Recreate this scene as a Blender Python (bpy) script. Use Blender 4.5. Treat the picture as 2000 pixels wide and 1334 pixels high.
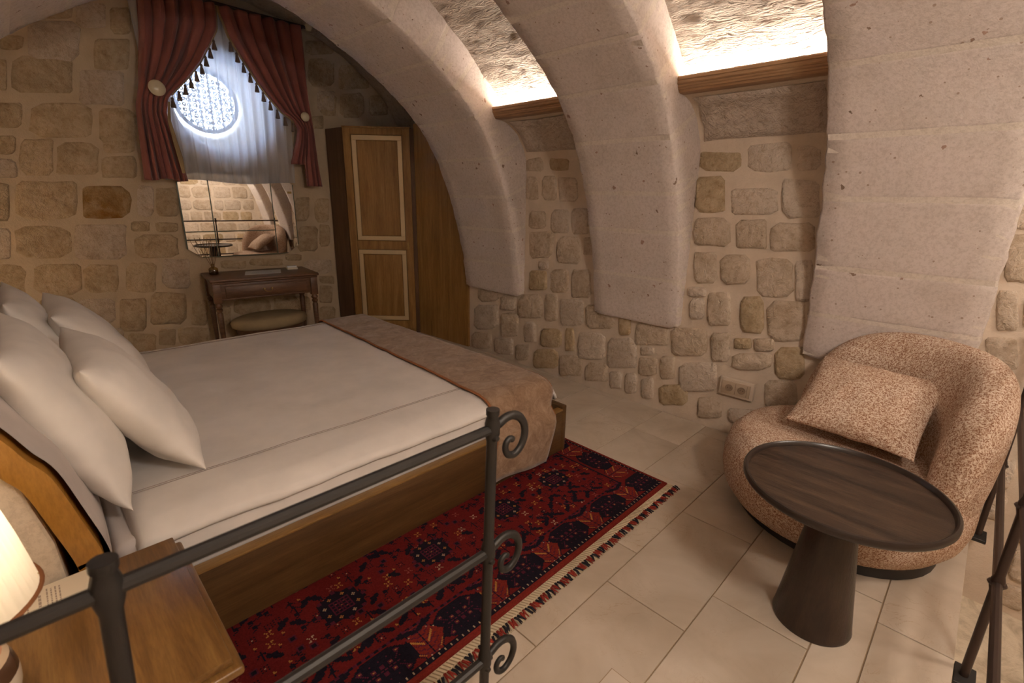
import bpy, bmesh, math, random
import numpy as np
from mathutils import Vector, Matrix, noise

random.seed(7)
PI = math.pi
SC = bpy.context.scene
COL = SC.collection
for o in list(bpy.data.objects):
    bpy.data.objects.remove(o)

# ---------------------------------------------------------------- camera
def camera():
    yaw, pitch, roll = math.radians(44.5087), math.radians(16.4264), math.radians(1.1456)
    f = Vector((math.cos(yaw) * math.cos(pitch), math.sin(yaw) * math.cos(pitch), -math.sin(pitch)))
    r = f.cross(Vector((0, 0, 1))).normalized()
    u = r.cross(f)
    c, s = math.cos(roll), math.sin(roll)
    r2, u2 = c * r + s * u, -s * r + c * u
    cam = bpy.data.cameras.new('camera')
    o = bpy.data.objects.new('camera', cam)
    COL.objects.link(o)
    o.matrix_world = Matrix(((r2.x, u2.x, -f.x, 0), (r2.y, u2.y, -f.y, 0), (r2.z, u2.z, -f.z, 1.45), (0, 0, 0, 1)))
    cam.sensor_width = 36
    cam.lens = 946.2 / 2000 * 36
    cam.clip_start = 0.05
    cam.dof.use_dof = True
    cam.dof.focus_distance = 3.0
    cam.dof.aperture_fstop = 4.5
    SC.camera = o
camera()

# ---------------------------------------------------------------- world, lights, exposure
world = bpy.data.worlds.new('daylight')
SC.world = world
world.use_nodes = True
world.node_tree.nodes['Background'].inputs[0].default_value = (0.55, 0.72, 1.0, 1)
world.node_tree.nodes['Background'].inputs[1].default_value = 11.0
SC.view_settings.view_transform = 'Standard'
SC.view_settings.look = 'None'
SC.view_settings.gamma = 1
SC.view_settings.use_curve_mapping = False
SC.view_settings.exposure = 1.3
cy = SC.cycles
cy.max_bounces = 6; cy.diffuse_bounces = 4; cy.glossy_bounces = 3; cy.transmission_bounces = 4; cy.transparent_max_bounces = 8
cy.caustics_reflective = False; cy.caustics_refractive = False
cy.use_adaptive_sampling = True; cy.adaptive_threshold = 0.03
cy.sample_clamp_indirect = 6.0; cy.use_light_tree = False

LED_W = 7.5
LED_COL = (1.0, 0.89, 0.77)
BAYS = [(2.10, 2.88), (0.67, 1.42), (-0.79, -0.03), (-2.25, -1.49)]
def area_light(name, loc, rot, sx, sy, watts, col, spread=PI):
    l = bpy.data.lights.new(name, 'AREA')
    l.shape = 'RECTANGLE'; l.size = sx; l.size_y = sy; l.energy = watts; l.color = col; l.spread = spread
    o = bpy.data.objects.new(name, l); COL.objects.link(o)
    o.location = loc; o.rotation_euler = rot
    return o
# LED strips lying in the troughs behind the cove mouldings, shining up on the vault
for i, (ya, yb) in enumerate(BAYS):
    for side in ((1, -1) if i == 0 else (1,)):
        xx = 2.775 if side > 0 else -0.275
        area_light('cove_strip_light', (xx, (ya + yb) / 2, 2.06), (0, PI + side * 0.35, 0), 0.03, yb - ya - 0.02, LED_W, LED_COL)
def point_light(name, loc, watts, col, radius):
    l = bpy.data.lights.new(name, 'POINT')
    l.energy = watts; l.color = col; l.shadow_soft_size = radius
    o = bpy.data.objects.new(name, l); COL.objects.link(o); o.location = loc
    return o

# ---------------------------------------------------------------- mesh helpers
def wloc(o):
    v = Vector((0, 0, 0))
    while o is not None:
        v += o.location
        o = o.parent
    return v

class MB:
    """collects shapes in room coordinates and links them as one mesh object"""
    def __init__(self):
        self.v, self.f, self.m = [], [], []
    def add(self, vs, fs, m=0):
        n = len(self.v)
        self.v += [tuple(p) for p in vs]
        self.f += [tuple(i + n for i in q) for q in fs]
        self.m += [m] * len(fs)
        return self
    def box(self, x0, y0, z0, x1, y1, z1, m=0):
        vs = [(x, y, z) for z in (z0, z1) for y in (y0, y1) for x in (x0, x1)]
        return self.add(vs, [(0, 2, 3, 1), (4, 5, 7, 6), (0, 1, 5, 4), (2, 6, 7, 3), (0, 4, 6, 2), (1, 3, 7, 5)], m)
    def prism(self, poly, h0, h1, fn=lambda a, b, h: (a, b, h), m=0):
        n = len(poly)
        vs = [fn(a, b, h0) for a, b in poly] + [fn(a, b, h1) for a, b in poly]
        fs = [tuple(range(n))[::-1], tuple(range(n, 2 * n))] + [(i, (i + 1) % n, n + (i + 1) % n, n + i) for i in range(n)]
        return self.add(vs, fs, m)
    def grid(self, fn, nu, nv, cu=False, cv=False, m=0):
        vs = [fn(i / (nu if cu else nu - 1), j / (nv if cv else nv - 1)) for j in range(nv) for i in range(nu)]
        fs = []
        for j in range(nv if cv else nv - 1):
            for i in range(nu if cu else nu - 1):
                a, b = j * nu + i, j * nu + (i + 1) % nu
                c, d = ((j + 1) % nv) * nu + (i + 1) % nu, ((j + 1) % nv) * nu + i
                fs.append((a, b, c, d))
        return self.add(vs, fs, m)
    def lathe(self, prof, c=(0, 0, 0), seg=24, m=0, mats=None, caps=True, sx=1, sy=1):
        n = len(prof)
        vs = [(c[0] + r * math.cos(2 * PI * k / seg) * sx, c[1] + r * math.sin(2 * PI * k / seg) * sy, c[2] + z) for r, z in prof for k in range(seg)]
        for j in range(n - 1):
            pass
        base = len(self.v)
        self.v += vs
        for j in range(n - 1):
            for k in range(seg):
                k2 = (k + 1) % seg
                self.f.append((base + j * seg + k, base + j * seg + k2, base + (j + 1) * seg + k2, base + (j + 1) * seg + k))
                self.m.append(mats[j] if mats else m)
        if caps:
            if prof[0][0] > 1e-5:
                self.f.append(tuple(base + k for k in range(seg))[::-1]); self.m.append(mats[0] if mats else m)
            if prof[-1][0] > 1e-5:
                self.f.append(tuple(base + (n - 1) * seg + k for k in range(seg))); self.m.append(mats[-1] if mats else m)
        return self
    def tube(self, path, r, seg=8, caps=True, m=0, flat=1.0):
        P = [Vector(p) for p in path]
        n = len(P)
        rs = r if isinstance(r, (list, tuple)) else [r] * n
        base = len(self.v)
        t0 = (P[1] - P[0]).normalized()
        up = Vector((0, 0, 1)) if abs(t0.z) < 0.9 else Vector((0, 1, 0))
        a = t0.cross(up).normalized()
        for i in range(n):
            t = (P[min(i + 1, n - 1)] - P[max(i - 1, 0)]).normalized()
            a = (a - t * a.dot(t)).normalized()
            b = t.cross(a)
            for k in range(seg):
                an = 2 * PI * k / seg
                q = P[i] + (a * math.cos(an) + b * math.sin(an) * flat) * rs[i]
                self.v.append(tuple(q))
        for i in range(n - 1):
            for k in range(seg):
                k2 = (k + 1) % seg
                self.f.append((base + i * seg + k, base + i * seg + k2, base + (i + 1) * seg + k2, base + (i + 1) * seg + k))
                self.m.append(m)
        if caps:
            self.f.append(tuple(base + k for k in range(seg))[::-1]); self.m.append(m)
            self.f.append(tuple(base + (n - 1) * seg + k for k in range(seg))); self.m.append(m)
        return self
    def build(self, name, mats, parent=None, smooth=35, bevel=0, bseg=2, origin=None):
        off = wloc(parent) if parent is not None else Vector((0, 0, 0))
        loc = Vector(origin) - off if origin is not None else Vector((0, 0, 0))
        me = bpy.data.meshes.new(name)
        sh = off + loc
        me.from_pydata([(x - sh.x, y - sh.y, z - sh.z) for x, y, z in self.v], [], self.f)
        if not isinstance(mats, (list, tuple)):
            mats = [mats]
        for mt in mats:
            me.materials.append(mt)
        if len(mats) > 1:
            me.polygons.foreach_set('material_index', self.m)
        bm = bmesh.new(); bm.from_mesh(me)
        bmesh.ops.remove_doubles(bm, verts=bm.verts, dist=1e-6)
        bmesh.ops.recalc_face_normals(bm, faces=bm.faces)
        if bevel:
            es = [e for e in bm.edges if len(e.link_faces) == 2 and e.calc_face_angle(0) > 0.5]
            bmesh.ops.bevel(bm, geom=es, offset=bevel, segments=bseg, profile=0.5, affect='EDGES', clamp_overlap=True)
        bm.to_mesh(me); bm.free()
        if smooth:
            me.polygons.foreach_set('use_smooth', [True] * len(me.polygons))
            me.set_sharp_from_angle(angle=math.radians(smooth))
        me.update()
        o = bpy.data.objects.new(name, me)
        COL.objects.link(o)
        o.location = loc
        if parent is not None:
            o.parent = parent
        return o

def tag(o, label=None, cat=None, group=None, kind=None):
    if label: o['label'] = label
    if cat: o['category'] = cat
    if group: o['group'] = group
    if kind: o['kind'] = kind
    return o
def thing(name, loc, label, cat, group=None):
    o = bpy.data.objects.new(name, None)
    o.empty_display_size = 0.1
    COL.objects.link(o)
    o.location = loc
    return tag(o, label, cat, group)
def struct(name, mb, mat, **k):
    return tag(mb.build(name, mat, **k), kind='structure')
def nz(p, s, seed=0.0):
    return noise.noise(Vector((p[0] * s + seed, p[1] * s - seed * 0.7, p[2] * s + seed * 1.3)))

# ---------------------------------------------------------------- materials
class NT:
    def __init__(self, name):
        self.mat = bpy.data.materials.new(name)
        self.mat.use_nodes = True
        self.t = self.mat.node_tree
        self.bsdf = self.t.nodes['Principled BSDF']
        self.out = self.t.nodes['Material Output']
    def n(self, typ, **k):
        nd = self.t.nodes.new(typ)
        for a, b in k.items():
            setattr(nd, a, b)
        return nd
    def l(self, a, b):
        self.t.links.new(a, b)
    def coords(self, scale=(1, 1, 1), rand=0.0):
        tc = self.n('ShaderNodeTexCoord')
        mp = self.n('ShaderNodeMapping')
        mp.inputs['Scale'].default_value = scale
        if rand:
            oi = self.n('ShaderNodeObjectInfo')
            ad = self.n('ShaderNodeVectorMath', operation='MULTIPLY_ADD')
            ad.inputs[1].default_value = (1, 1, 1)
            mu = self.n('ShaderNodeMath', operation='MULTIPLY'); mu.inputs[1].default_value = rand
            self.l(oi.outputs['Random'], mu.inputs[0])
            self.l(tc.outputs['Object'], ad.inputs[0]); self.l(mu.outputs[0], ad.inputs[2])
            self.l(ad.outputs[0], mp.inputs['Vector'])
        else:
            self.l(tc.outputs['Object'], mp.inputs['Vector'])
        return mp.outputs[0]
    def noise(self, vec, scale, detail=5, rough=0.6, dist=0.0):
        nd = self.n('ShaderNodeTexNoise')
        nd.inputs['Scale'].default_value = scale; nd.inputs['Detail'].default_value = min(detail, 4)
        nd.inputs['Roughness'].default_value = rough; nd.inputs['Distortion'].default_value = dist
        self.l(vec, nd.inputs['Vector'])
        return nd.outputs['Fac']
    def ramp(self, fac, stops):
        r = self.n('ShaderNodeValToRGB')
        e = r.color_ramp.elements
        while len(e) < len(stops):
            e.new(0.5)
        for k, (p, c) in enumerate(stops):
            e[k].position = p
            e[k].color = (*c, 1) if len(c) == 3 else c
        self.l(fac, r.inputs['Fac'])
        return r.outputs['Color']
    def mix(self, fac, a, b, blend='MIX'):
        m = self.n('ShaderNodeMix', data_type='RGBA', blend_type=blend)
        for sock, v in ((m.inputs['Factor'], fac), (m.inputs['A'], a), (m.inputs['B'], b)):
            pass
        ins = [s for s in m.inputs if s.type == 'RGBA']
        if hasattr(fac, 'links'): self.l(fac, m.inputs[0])
        else: m.inputs[0].default_value = fac
        for s, v in zip(ins, (a, b)):
            if hasattr(v, 'links'): self.l(v, s)
            else: s.default_value = (*v, 1)
        return [s for s in m.outputs if s.type == 'RGBA'][0]
    def bump(self, h, strength, dist=0.01, prev=None):
        b = self.n('ShaderNodeBump')
        b.inputs['Strength'].default_value = strength; b.inputs['Distance'].default_value = dist
        self.l(h, b.inputs['Height'])
        if prev is not None: self.l(prev, b.inputs['Normal'])
        return b.outputs['Normal']
    def randval(self, col, lo, hi):
        """each object of the same material a little lighter or darker"""
        oi = self.n('ShaderNodeObjectInfo')
        mr = self.n('ShaderNodeMapRange')
        mr.inputs['To Min'].default_value = lo; mr.inputs['To Max'].default_value = hi
        self.l(oi.outputs['Random'], mr.inputs['Value'])
        h = self.n('ShaderNodeHueSaturation')
        self.l(mr.outputs[0], h.inputs['Value']); self.l(col, h.inputs['Color'])
        return h.outputs['Color']
    def done(self, col=None, rough=0.8, normal=None, metal=0.0, spec=None, **k):
        b = self.bsdf
        if col is not None:
            if hasattr(col, 'links'): self.l(col, b.inputs['Base Color'])
            else: b.inputs['Base Color'].default_value = (*col, 1)
        if hasattr(rough, 'links'): self.l(rough, b.inputs['Roughness'])
        else: b.inputs['Roughness'].default_value = rough
        b.inputs['Metallic'].default_value = metal
        if spec is not None: b.inputs['Specular IOR Level'].default_value = spec
        if normal is not None: self.l(normal, b.inputs['Normal'])
        for a, v in k.items():
            b.inputs[a].default_value = v
        return self.mat

def m_plain(name, col, rough=0.6, metal=0.0, **k):
    return NT(name).done(col, rough, metal=metal, **k)

def m_mortar(name='lime_mortar', c1=(0.60, 0.485, 0.375), c2=(0.69, 0.57, 0.455)):
    t = NT(name); c = t.coords()
    col = t.ramp(t.noise(c, 6, 6), [(0.3, c1), (0.7, c2)])
    n = t.bump(t.noise(c, 38, 6, 0.7), 0.5, 0.012)
    return t.done(col, 0.95, n, spec=0.15)
def m_stone(name, dark, mid, light, stain=None, lo=0.8, hi=1.12):
    t = NT(name); c = t.coords(rand=37.0)
    a = t.ramp(t.noise(c, 9, 8, 0.68, 0.6), [(0.28, dark), (0.5, mid), (0.72, light)])
    b = t.ramp(t.noise(c, 34, 4, 0.75), [(0.36, (0.74, 0.67, 0.58)), (0.5, (1, 1, 1))])
    col = t.mix(0.65, a, b, 'MULTIPLY')
    if stain:
        s = t.ramp(t.noise(c, 5, 4, 0.6), [(0.52, (0, 0, 0)), (0.66, (1, 1, 1))])
        col = t.mix(s, col, stain)
    col = t.randval(col, lo, hi)
    n = t.bump(t.noise(c, 22, 8, 0.72, 0.4), 0.85, 0.025)
    return t.done(col, 0.95, n, spec=0.15)
def m_tuff(name, base, light, rosy, dots=True):
    t = NT(name); c = t.coords(rand=11.0)
    col = t.ramp(t.noise(c, 3.2, 6, 0.65), [(0.3, base), (0.5, light), (0.72, rosy)])
    fine = t.ramp(t.noise(c, 60, 5, 0.8), [(0.38, (0.78, 0.75, 0.72)), (0.55, (1, 1, 1))])
    col = t.mix(0.7, col, fine, 'MULTIPLY')
    nrm = t.bump(t.noise(c, 70, 6, 0.75), 0.32, 0.008)
    if dots:
        v = t.n('ShaderNodeTexVoronoi'); v.inputs['Scale'].default_value = 13.0; v.inputs['Randomness'].default_value = 1.0
        wob = t.n('ShaderNodeVectorMath', operation='MULTIPLY_ADD')
        nn = t.n('ShaderNodeTexNoise'); nn.inputs['Scale'].default_value = 40; t.l(c, nn.inputs['Vector'])
        wob.inputs[1].default_value = (0.04, 0.04, 0.04)
        t.l(nn.outputs['Color'], wob.inputs[0]); t.l(c, wob.inputs[2]); t.l(wob.outputs[0], v.inputs['Vector'])
        # only some of the cells hold a pit, of random size
        sep = t.n('ShaderNodeSeparateColor'); t.l(v.outputs['Color'], sep.inputs[0])
        mr = t.n('ShaderNodeMapRange'); mr.inputs['From Min'].default_value = 0.42; mr.inputs['From Max'].default_value = 1.0
        mr.inputs['To Min'].default_value = 0.0; mr.inputs['To Max'].default_value = 0.17
        t.l(sep.outputs[0], mr.inputs['Value'])
        lt = t.n('ShaderNodeMath', operation='LESS_THAN'); t.l(v.outputs['Distance'], lt.inputs[0]); t.l(mr.outputs[0], lt.inputs[1])
        pit = t.mix(sep.outputs[1], (0.23, 0.16, 0.12), (0.42, 0.27, 0.21))
        col = t.mix(lt.outputs[0], col, pit)
        v2 = t.n('ShaderNodeTexVoronoi'); v2.inputs['Scale'].default_value = 42.0; t.l(c, v2.inputs['Vector'])
        s2 = t.n('ShaderNodeSeparateColor'); t.l(v2.outputs['Color'], s2.inputs[0])
        m2 = t.n('ShaderNodeMapRange'); m2.inputs['From Min'].default_value = 0.72; m2.inputs['From Max'].default_value = 1.0
        m2.inputs['To Min'].default_value = 0.0; m2.inputs['To Max'].default_value = 0.24
        t.l(s2.outputs[0], m2.inputs['Value'])
        l2 = t.n('ShaderNodeMath', operation='LESS_THAN'); t.l(v2.outputs['Distance'], l2.inputs[0]); t.l(m2.outputs[0], l2.inputs[1])
        col = t.mix(l2.outputs[0], col, (0.38, 0.28, 0.22))
    return t.done(col, 0.95, nrm, spec=0.12)
def m_hewn():
    t = NT('hewn_rock'); c = t.coords((1, 1, 1))
    col = t.ramp(t.noise(c, 4, 7, 0.7), [(0.3, (0.50, 0.41, 0.335)), (0.7, (0.66, 0.56, 0.47))])
    c2 = t.coords((30, 5, 30))
    h1 = t.noise(c2, 1.6, 3, 0.6, 1.8)
    n1 = t.bump(h1, 1.0, 0.030)
    n2 = t.bump(t.noise(c, 30, 6, 0.7), 0.5, 0.012, n1)
    return t.done(col, 0.95, n2, spec=0.1)
def m_wood(name, dark, mid, light, grain=(1, 1, 1), rough=0.45, scale=3.0, bumps=0.12, coat=0.0, rand=5.0):
    """grain: small number along the fibres"""
    t = NT(name); c = t.coords(grain, rand=rand)
    w = t.noise(c, scale, 5, 0.62, 1.4)
    big = t.noise(c, scale * 0.33, 3, 0.5, 2.2)
    ad = t.n('ShaderNodeMath', operation='ADD'); t.l(w, ad.inputs[0]); t.l(big, ad.inputs[1])
    hf = t.n('ShaderNodeMath', operation='MULTIPLY'); hf.inputs[1].default_value = 0.5; t.l(ad.outputs[0], hf.inputs[0])
    col = t.ramp(hf.outputs[0], [(0.30, dark), (0.50, mid), (0.70, light)])
    fib = t.noise(c, scale * 9, 3, 0.7)
    col = t.mix(0.5, col, t.ramp(fib, [(0.35, (0.6, 0.55, 0.5)), (0.6, (1, 1, 1))]), 'MULTIPLY')
    n = t.bump(fib, bumps, 0.004)
    return t.done(col, rough, n, **({'Coat Weight': coat, 'Coat Roughness': 0.2} if coat else {}))
def m_floor():
    t = NT('cream_limestone'); c = t.coords(rand=23.0)
    col = t.ramp(t.noise(c, 3, 7, 0.62, 0.7), [(0.28, (0.45, 0.36, 0.27)), (0.5, (0.54, 0.445, 0.345)), (0.75, (0.62, 0.52, 0.42))])
    v = t.noise(c, 5.5, 8, 0.62, 2.4)
    vein = t.ramp(v, [(0.485, (0, 0, 0)), (0.50, (1, 1, 1)), (0.515, (0, 0, 0))])
    msk = t.ramp(t.noise(c, 2.3, 3), [(0.5, (0, 0, 0)), (0.68, (0.6, 0.6, 0.6))])
    col = t.mix(t.mix(1.0, vein, msk, 'MULTIPLY'), col, (0.36, 0.24, 0.13))
    col = t.randval(col, 0.93, 1.05)
    n = t.bump(t.noise(c, 26, 5), 0.06, 0.01)
    return t.done(col, 0.42, n, spec=0.4)
def m_rubble():
    t = NT('rubble_floor'); c = t.coords()
    col = t.ramp(t.noise(c, 7, 8, 0.7, 0.8), [(0.3, (0.40, 0.32, 0.22)), (0.55, (0.66, 0.56, 0.42)), (0.8, (0.78, 0.69, 0.54))])
    n = t.bump(t.noise(c, 14, 7, 0.7), 0.5, 0.02)
    return t.done(col, 0.85, n)
def m_cloth(name, col, rough=0.9, weave=420, bump=0.08, var=0.08, sheen=0.0):
    t = NT(name); c = t.coords(rand=3.0)
    k = t.ramp(t.noise(c, 4, 4), [(0.3, tuple(x * (1 - var) for x in col)), (0.7, tuple(min(1, x * (1 + var)) for x in col))])
    n = t.bump(t.noise(c, weave, 2), bump, 0.002)
    m = t.done(k, rough, n, spec=0.2)
    if sheen:
        t.bsdf.inputs['Sheen Weight'].default_value = sheen
    return m
def m_tweed():
    t = NT('tweed_boucle'); c = t.coords((1, 1, 1))
    h = t.noise(t.coords((290, 95, 105)), 1.0, 2, 0.6)
    v = t.noise(t.coords((105, 270, 270)), 1.0, 2, 0.6)
    mx = t.n('ShaderNodeMath', operation='MAXIMUM'); t.l(h, mx.inputs[0]); t.l(v, mx.inputs[1])
    col = t.ramp(mx.outputs[0], [(0.455, (0.28, 0.135, 0.08)), (0.52, (0.46, 0.28, 0.185)), (0.56, (0.64, 0.485, 0.37)), (0.65, (0.78, 0.66, 0.545))])
    big = t.ramp(t.noise(c, 7, 4), [(0.3, (0.86, 0.8, 0.74)), (0.7, (1, 1, 1))])
    col = t.mix(0.8, col, big, 'MULTIPLY')
    n = t.bump(mx.outputs[0], 0.7, 0.006)
    return t.done(col, 0.95, n, spec=0.15)
def m_velvet():
    t = NT('crushed_velvet'); c = t.coords()
    a = t.noise(c, 14, 7, 0.75, 0.8)
    col = t.ramp(a, [(0.32, (0.20, 0.115, 0.065)), (0.5, (0.29, 0.18, 0.11)), (0.7, (0.40, 0.27, 0.18))])
    n = t.bump(t.noise(c, 90, 4), 0.25, 0.004)
    m = t.done(col, 0.8, n, spec=0.2)
    t.bsdf.inputs['Sheen Weight'].default_value = 0.25
    return m
def m_sheer():
    t = NT('sheer_voile'); c = t.coords()
    tr = t.n('ShaderNodeBsdfTransparent'); tl = t.n('ShaderNodeBsdfTranslucent'); df = t.n('ShaderNodeBsdfDiffuse')
    tl.inputs[0].default_value = (0.86, 0.87, 0.95, 1); df.inputs[0].default_value = (0.80, 0.78, 0.80, 1)
    m1 = t.n('ShaderNodeMixShader'); m1.inputs[0].default_value = 0.34
    t.l(tl.outputs[0], m1.inputs[1]); t.l(df.outputs[0], m1.inputs[2])
    m2 = t.n('ShaderNodeMixShader'); m2.inputs[0].default_value = 0.68
    t.l(tr.outputs[0], m2.inputs[1]); t.l(m1.outputs[0], m2.inputs[2])
    t.l(m2.outputs[0], t.out.inputs['Surface'])
    return t.mat
def m_glass(name='window_glass', tint=(0.93, 0.96, 1.0), gloss=0.06):
    t = NT(name)
    tr = t.n('ShaderNodeBsdfTransparent'); tr.inputs[0].default_value = (*tint, 1)
    gl = t.n('ShaderNodeBsdfGlossy'); gl.inputs['Roughness'].default_value = 0.03
    m = t.n('ShaderNodeMixShader'); m.inputs[0].default_value = gloss
    t.l(tr.outputs[0], m.inputs[1]); t.l(gl.outputs[0], m.inputs[2]); t.l(m.outputs[0], t.out.inputs['Surface'])
    return t.mat
def m_shade():
    t = NT('pleated_shade')
    tl = t.n('ShaderNodeBsdfTranslucent'); tl.inputs[0].default_value = (0.95, 0.90, 0.80, 1)
    df = t.n('ShaderNodeBsdfDiffuse'); df.inputs[0].default_value = (0.85, 0.80, 0.70, 1)
    m = t.n('ShaderNodeMixShader'); m.inputs[0].default_value = 0.4
    t.l(tl.outputs[0], m.inputs[1]); t.l(df.outputs[0], m.inputs[2]); t.l(m.outputs[0], t.out.inputs['Surface'])
    return t.mat
def m_attr():
    t = NT('knotted_wool'); a = t.n('ShaderNodeAttribute'); a.attribute_name = 'knots'
    c = t.coords()
    n = t.bump(t.noise(c, 260, 2), 0.5, 0.004)
    return t.done(a.outputs['Color'], 0.95, n, spec=0.1)
def m_emit(name, col, s):
    t = NT(name); e = t.n('ShaderNodeEmission'); e.inputs[0].default_value = (*col, 1); e.inputs[1].default_value = s
    t.l(e.outputs[0], t.out.inputs['Surface']); return t.mat

MORTAR = m_mortar()
MORTAR_B = m_mortar('yellow_mortar', (0.52, 0.40, 0.27), (0.61, 0.48, 0.335))
STONE_A = m_stone('yellow_tuff_stone', (0.40, 0.29, 0.17), (0.51, 0.385, 0.245), (0.60, 0.465, 0.315), lo=0.9, hi=1.08)
STONE_B = m_stone('rosy_tuff_stone', (0.545, 0.44, 0.345), (0.61, 0.50, 0.40), (0.67, 0.56, 0.455), lo=0.95, hi=1.05)
STONE_C = m_stone('rust_stained_stone', (0.30, 0.17, 0.06), (0.45, 0.29, 0.13), (0.55, 0.40, 0.24), stain=(0.33, 0.16, 0.035))
STONE_D = m_stone('speckled_tuff_stone', (0.44, 0.335, 0.235), (0.57, 0.455, 0.345), (0.655, 0.54, 0.43), lo=0.94, hi=1.06)
TUFF = m_tuff('arch_tuff', (0.58, 0.495, 0.44), (0.64, 0.55, 0.50), (0.67, 0.57, 0.53))
TUFF_J = m_tuff('arch_joint', (0.64, 0.555, 0.475), (0.67, 0.585, 0.505), (0.69, 0.60, 0.525), dots=False)
BLOCKG = m_stone('grey_springer_stone', (0.45, 0.37, 0.30), (0.52, 0.43, 0.355), (0.58, 0.485, 0.41), lo=0.97, hi=1.03)
PLASTER = m_tuff('cream_plaster', (0.62, 0.50, 0.37), (0.68, 0.56, 0.42), (0.70, 0.58, 0.45), dots=False)
HEWN = m_hewn()
FLOOR = m_floor()
GROUT = m_plain('floor_grout', (0.33, 0.23, 0.14), 0.95)
RUBBLE = m_rubble()
WOOD_BED = m_wood('stained_pine', (0.062, 0.029, 0.010), (0.105, 0.052, 0.017), (0.15, 0.08, 0.028), (0.6, 6, 9), 0.42)
WOOD_BED_LIT = m_wood('lit_pine', (0.19, 0.095, 0.025), (0.27, 0.145, 0.042), (0.34, 0.19, 0.06), (0.6, 6, 9), 0.4)  # lighter copy of the bed pine, paints the lamplit top of the rails
WOOD_NS = m_wood('golden_pine', (0.115, 0.052, 0.011), (0.21, 0.10, 0.024), (0.30, 0.16, 0.044), (9, 0.7, 9), 0.36, coat=0.2)
WOOD_HB = m_wood('amber_wood', (0.32, 0.14, 0.022), (0.42, 0.20, 0.035), (0.50, 0.26, 0.06), (4, 4, 1), 0.35, coat=0.3)
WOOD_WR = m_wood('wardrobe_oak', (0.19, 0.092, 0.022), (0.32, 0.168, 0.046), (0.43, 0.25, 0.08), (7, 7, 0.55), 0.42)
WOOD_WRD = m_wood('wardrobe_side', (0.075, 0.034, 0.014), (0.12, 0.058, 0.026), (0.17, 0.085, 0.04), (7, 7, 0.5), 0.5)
INLAY = m_plain('brass_inlay', (0.70, 0.54, 0.32), 0.35, 0.35)
WOOD_DK = m_wood('walnut_antique', (0.075, 0.034, 0.016), (0.15, 0.07, 0.033), (0.23, 0.115, 0.055), (0.8, 7, 7), 0.42)
WOOD_TB = m_wood('smoked_oak', (0.012, 0.007, 0.005), (0.05, 0.028, 0.017), (0.105, 0.062, 0.038), (9, 0.8, 9), 0.36, scale=3.6, bumps=0.35)
WOOD_TC = m_wood('smoked_oak_cone', (0.016, 0.009, 0.006), (0.034, 0.019, 0.012), (0.056, 0.032, 0.02), (7, 7, 0.9), 0.28, scale=3.0, bumps=0.3)
WOOD_TR = m_plain('dark_lacquer_rim', (0.028, 0.018, 0.014), 0.28)
WOOD_MO = m_wood('cove_moulding_wood', (0.20, 0.105, 0.05), (0.33, 0.185, 0.09), (0.43, 0.255, 0.13), (8, 0.6, 8), 0.45)
LINEN = m_cloth('white_linen', (0.77, 0.71, 0.66), bump=0.05)
LINEN_P = m_cloth('pillow_linen', (0.81, 0.75, 0.69), bump=0.05)
SHEET = m_cloth('grey_white_sheet', (0.62, 0.55, 0.51), bump=0.05)
SEAM = m_plain('seam_thread', (0.36, 0.29, 0.25), 0.9)
VELVET = m_velvet()
PIPING = m_cloth('rust_piping', (0.30, 0.12, 0.05), var=0.15)
TWEED = m_tweed()
IRON = m_plain('wrought_iron', (0.045, 0.04, 0.036), 0.46, 0.6)
IRON_BR = m_plain('brown_iron', (0.065, 0.042, 0.034), 0.4, 0.6)
CURTAIN = m_cloth('burgundy_curtain', (0.29, 0.10, 0.082), 0.85, 300, 0.15, 0.18, sheen=0.2)
TRIM_GOLD = m_cloth('gold_braid', (0.36, 0.25, 0.13), 0.8, 200, 0.3, 0.3)
TASSEL = m_cloth('taupe_tassel', (0.16, 0.11, 0.085), 0.9, 200, 0.3, 0.2)
IVORY = m_plain('ivory_knob', (0.70, 0.60, 0.42), 0.25)
SHEER = m_sheer()
MIRROR = m_plain('mirror_silver', (0.80, 0.80, 0.78), 0.01, 1.0)
MIRROR_LINE = m_plain('mirror_bevel_line', (0.07, 0.09, 0.06), 0.3)
PAPER = m_plain('white_paper', (0.80, 0.78, 0.78), 0.8)
CARD = m_plain('cream_card', (0.80, 0.70, 0.55), 0.7)
INK = m_plain('brown_ink', (0.40, 0.31, 0.24), 0.9)
BRASS = m_plain('aged_brass', (0.42, 0.28, 0.10), 0.4, 0.9)
PLASTIC = m_plain('beige_plastic', (0.50, 0.38, 0.27), 0.4)
PLASTIC_D = m_plain('dark_hole', (0.10, 0.065, 0.04), 0.6)
BLACK = m_plain('black_plinth', (0.02, 0.017, 0.015), 0.55)
STOOLF = m_cloth('olive_beige_fabric', (0.40, 0.30, 0.17), 0.9, 300, 0.2, 0.12)
RUGM = m_attr()
RUG_CREAM = m_cloth('cream_wool', (0.62, 0.50, 0.34), 0.95, 160, 0.6, 0.25)
RUG_RED = m_cloth('red_wool', (0.25, 0.03, 0.02), 0.95, 160, 0.5, 0.25)
RUG_BLK = m_cloth('dark_wool', (0.022, 0.018, 0.024), 0.95, 160, 0.5, 0.2)
GLASS = m_glass()
SHADE = m_shade()
GLOBE = m_glass('opal_glass', (0.86, 0.84, 0.80), 0.05)
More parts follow.
